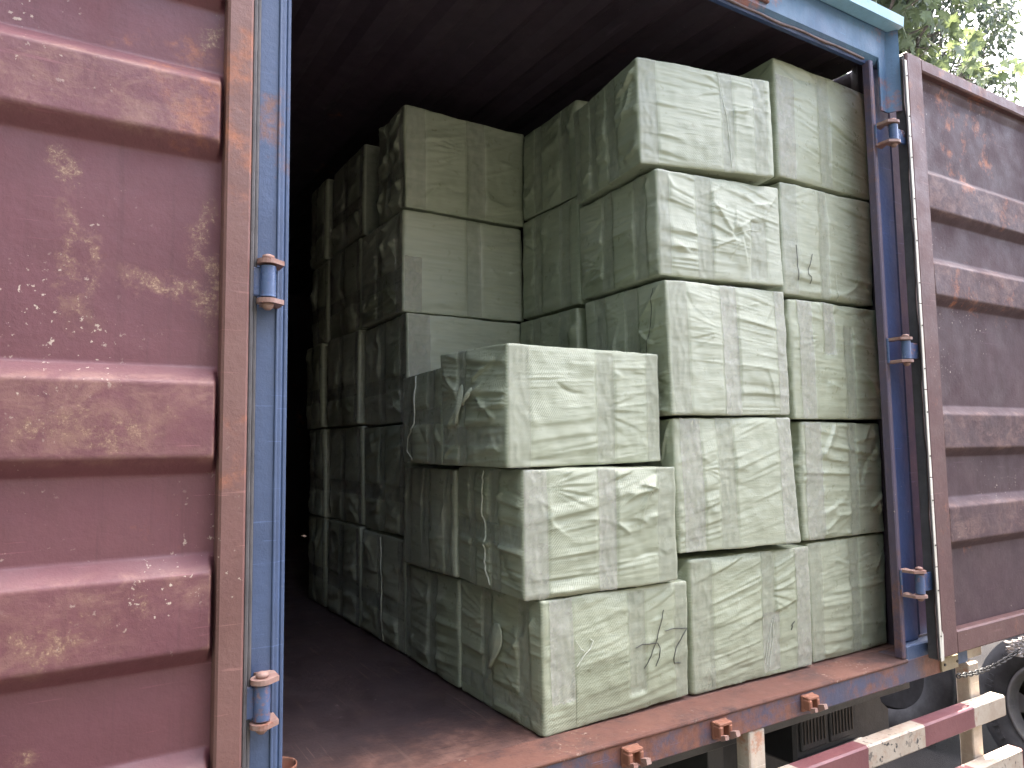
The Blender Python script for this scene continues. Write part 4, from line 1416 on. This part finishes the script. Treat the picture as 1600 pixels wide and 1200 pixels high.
# ------------------------------------------------------------------ trees
def leaf_mesh(kind):
    if kind == 'lobed':
        pts = [(0, 0), (.16, .05), (.42, -.02), (.34, .16), (.60, .30), (.36, .36), (.44, .62), (.20, .56), (0, 1.0),
               (-.20, .56), (-.44, .62), (-.36, .36), (-.60, .30), (-.34, .16), (-.42, -.02), (-.16, .05)]
        vs = [(0, .35, 0)] + [(x, y, -.22 * abs(x) + .05 * math.sin(y * 6)) for x, y in pts]
        fs = [(0, i + 1, (i + 1) % 16 + 1) for i in range(16)]
    else:
        vs = [(0, 0, 0), (.16, .35, -.05), (.11, .7, -.07), (0, 1, -.12), (-.11, .7, -.07), (-.16, .35, -.05), (0, .5, .02)]
        fs = [(6, i, (i + 1) % 6) for i in range(6)]
    return np.array(vs), fs


def tree(base, fork, clumps, leaf, nleaf, size, seed, label, mat, drop=.5):
    rs = np.random.RandomState(seed)
    t = empty('broadleaf_tree', base, label, 'tree')
    b = Vector(base)
    f = Vector(fork)
    m = MB()
    pts = [b.lerp(f, k / 7) + Vector((.08 * math.sin(k * 1.3 + seed), .08 * math.cos(k * 1.7), 0)) * (k / 7) for k in range(8)]
    m.tube(pts, [.20 * (1 - .55 * k / 7) + (.07 if k == 0 else 0) for k in range(8)], 14)
    m.build('trunk', M['bark'], t)
    m = MB()
    tips = []
    for (c, r) in clumps:
        c = Vector(c)
        mid = f.lerp(c, .5) + Vector((rs.uniform(-.2, .2), rs.uniform(-.2, .2), .25))
        m.tube([f, f.lerp(mid, .5) + Vector((0, 0, .06)), mid, mid.lerp(c, .6), c], [.075, .06, .04, .025, .012], 8)
        for k in range(9):
            dv = Vector(rs.normal(size=3)).normalized() * r * rs.uniform(.65, 1.05)
            e = c + dv
            st_ = mid.lerp(c, rs.uniform(.4, 1))
            m.tube([st_, st_.lerp(e, .5) + Vector(rs.normal(size=3)) * .06, e], [.014, .009, .004], 5)
            tips.append((st_, e))
    m.build('limbs', M['bark'], t)
    lv, lf = leaf_mesh(leaf)
    V, F = [], []
    nb = 0
    tot = sum(r ** 2 for _, r in clumps)
    off = np.array(base)
    for (c, r) in clumps:
        n = int(nleaf * r * r / tot)
        for k in range(n):
            # leaves sit in sprays along twigs
            if k % 10 == 0:
                dv = rs.normal(size=3)
                dv /= np.linalg.norm(dv)
                cen = np.array(c) + dv * r * rs.uniform(.25, 1.0) ** .6 * (1 + .15 * rs.normal())
                tw = rs.normal(size=3) * .5 + dv * .7 + np.array([0, 0, -drop * .5])
                tw /= np.linalg.norm(tw)
            p = cen + tw * (k % 10 - 4) * size * .42 + rs.normal(size=3) * size * .25
            yv = tw * .6 + rs.normal(size=3) * .55 + np.array([0, 0, -drop])
            yv /= np.linalg.norm(yv)
            zv = np.array([0, 0, 1.0]) + rs.normal(size=3) * .6
            xv = np.cross(yv, zv)
            xv /= np.linalg.norm(xv)
            zv = np.cross(xv, yv)
            s_ = size * rs.uniform(.65, 1.25)
            V.append(p + s_ * (lv[:, :1] * xv + lv[:, 1:2] * yv + lv[:, 2:] * zv) - off)
            F += [tuple(i + nb for i in q) for q in lf]
            nb += len(lv)
    me = bpy.data.meshes.new('crown')
    me.from_pydata(np.concatenate(V).tolist(), [], F)
    me.update()
    link('crown', me, t, mat)
    return t


def along(u, v, t):
    """a place t metres out on the sight line, for choosing where boughs stand"""
    d = (r2 * ((u - 800) / 1152.6) - u2 * ((v - 600) / 1152.6) + fwd)
    return tuple(Vector(CAM) + d * t)
big = [(along(1405, -20, 7.2), .55), (along(1450, 40, 7.6), .38), (along(1360, -10, 7.8), .5), (along(1330, 30, 8.4), .6), (along(1440, -120, 7.6), .8), (along(1300, -160, 8.4), 1.0),
       (along(1525, 95, 8.2), .22), (along(1410, 75, 8.0), .28), (along(1500, -230, 7.8), .9)]
tree((5.4, 5.6, GZ), (5.1, 4.4, 3.1), big, 'lobed', 2700, .15, 4, 'tree with broad lobed leaves hanging over the container roof corner', M['leaf_big'], .7)
small = [(along(1500, 30, 11.5), .75), (along(1555, 60, 12.0), .35), (along(1540, 115, 11.8), .42), (along(1490, 100, 12.2), .32), (along(1470, -60, 12), .9), (along(1560, 20, 12.3), .3), (along(1420, 30, 12.5), .8),
         (along(1350, 50, 12.5), .9), (along(1575, 150, 12), .25), (along(1510, 130, 12), .4), (along(1500, -200, 12.5), 1.2), (along(1400, -180, 12.5), 1.3)]
tree((9.6, 6.4, GZ), (9.4, 5.6, 4.2), small, 'narrow', 9500, .15, 9, 'tree with fine narrow leaves rising behind the open right door', M['leaf_small'], .3)
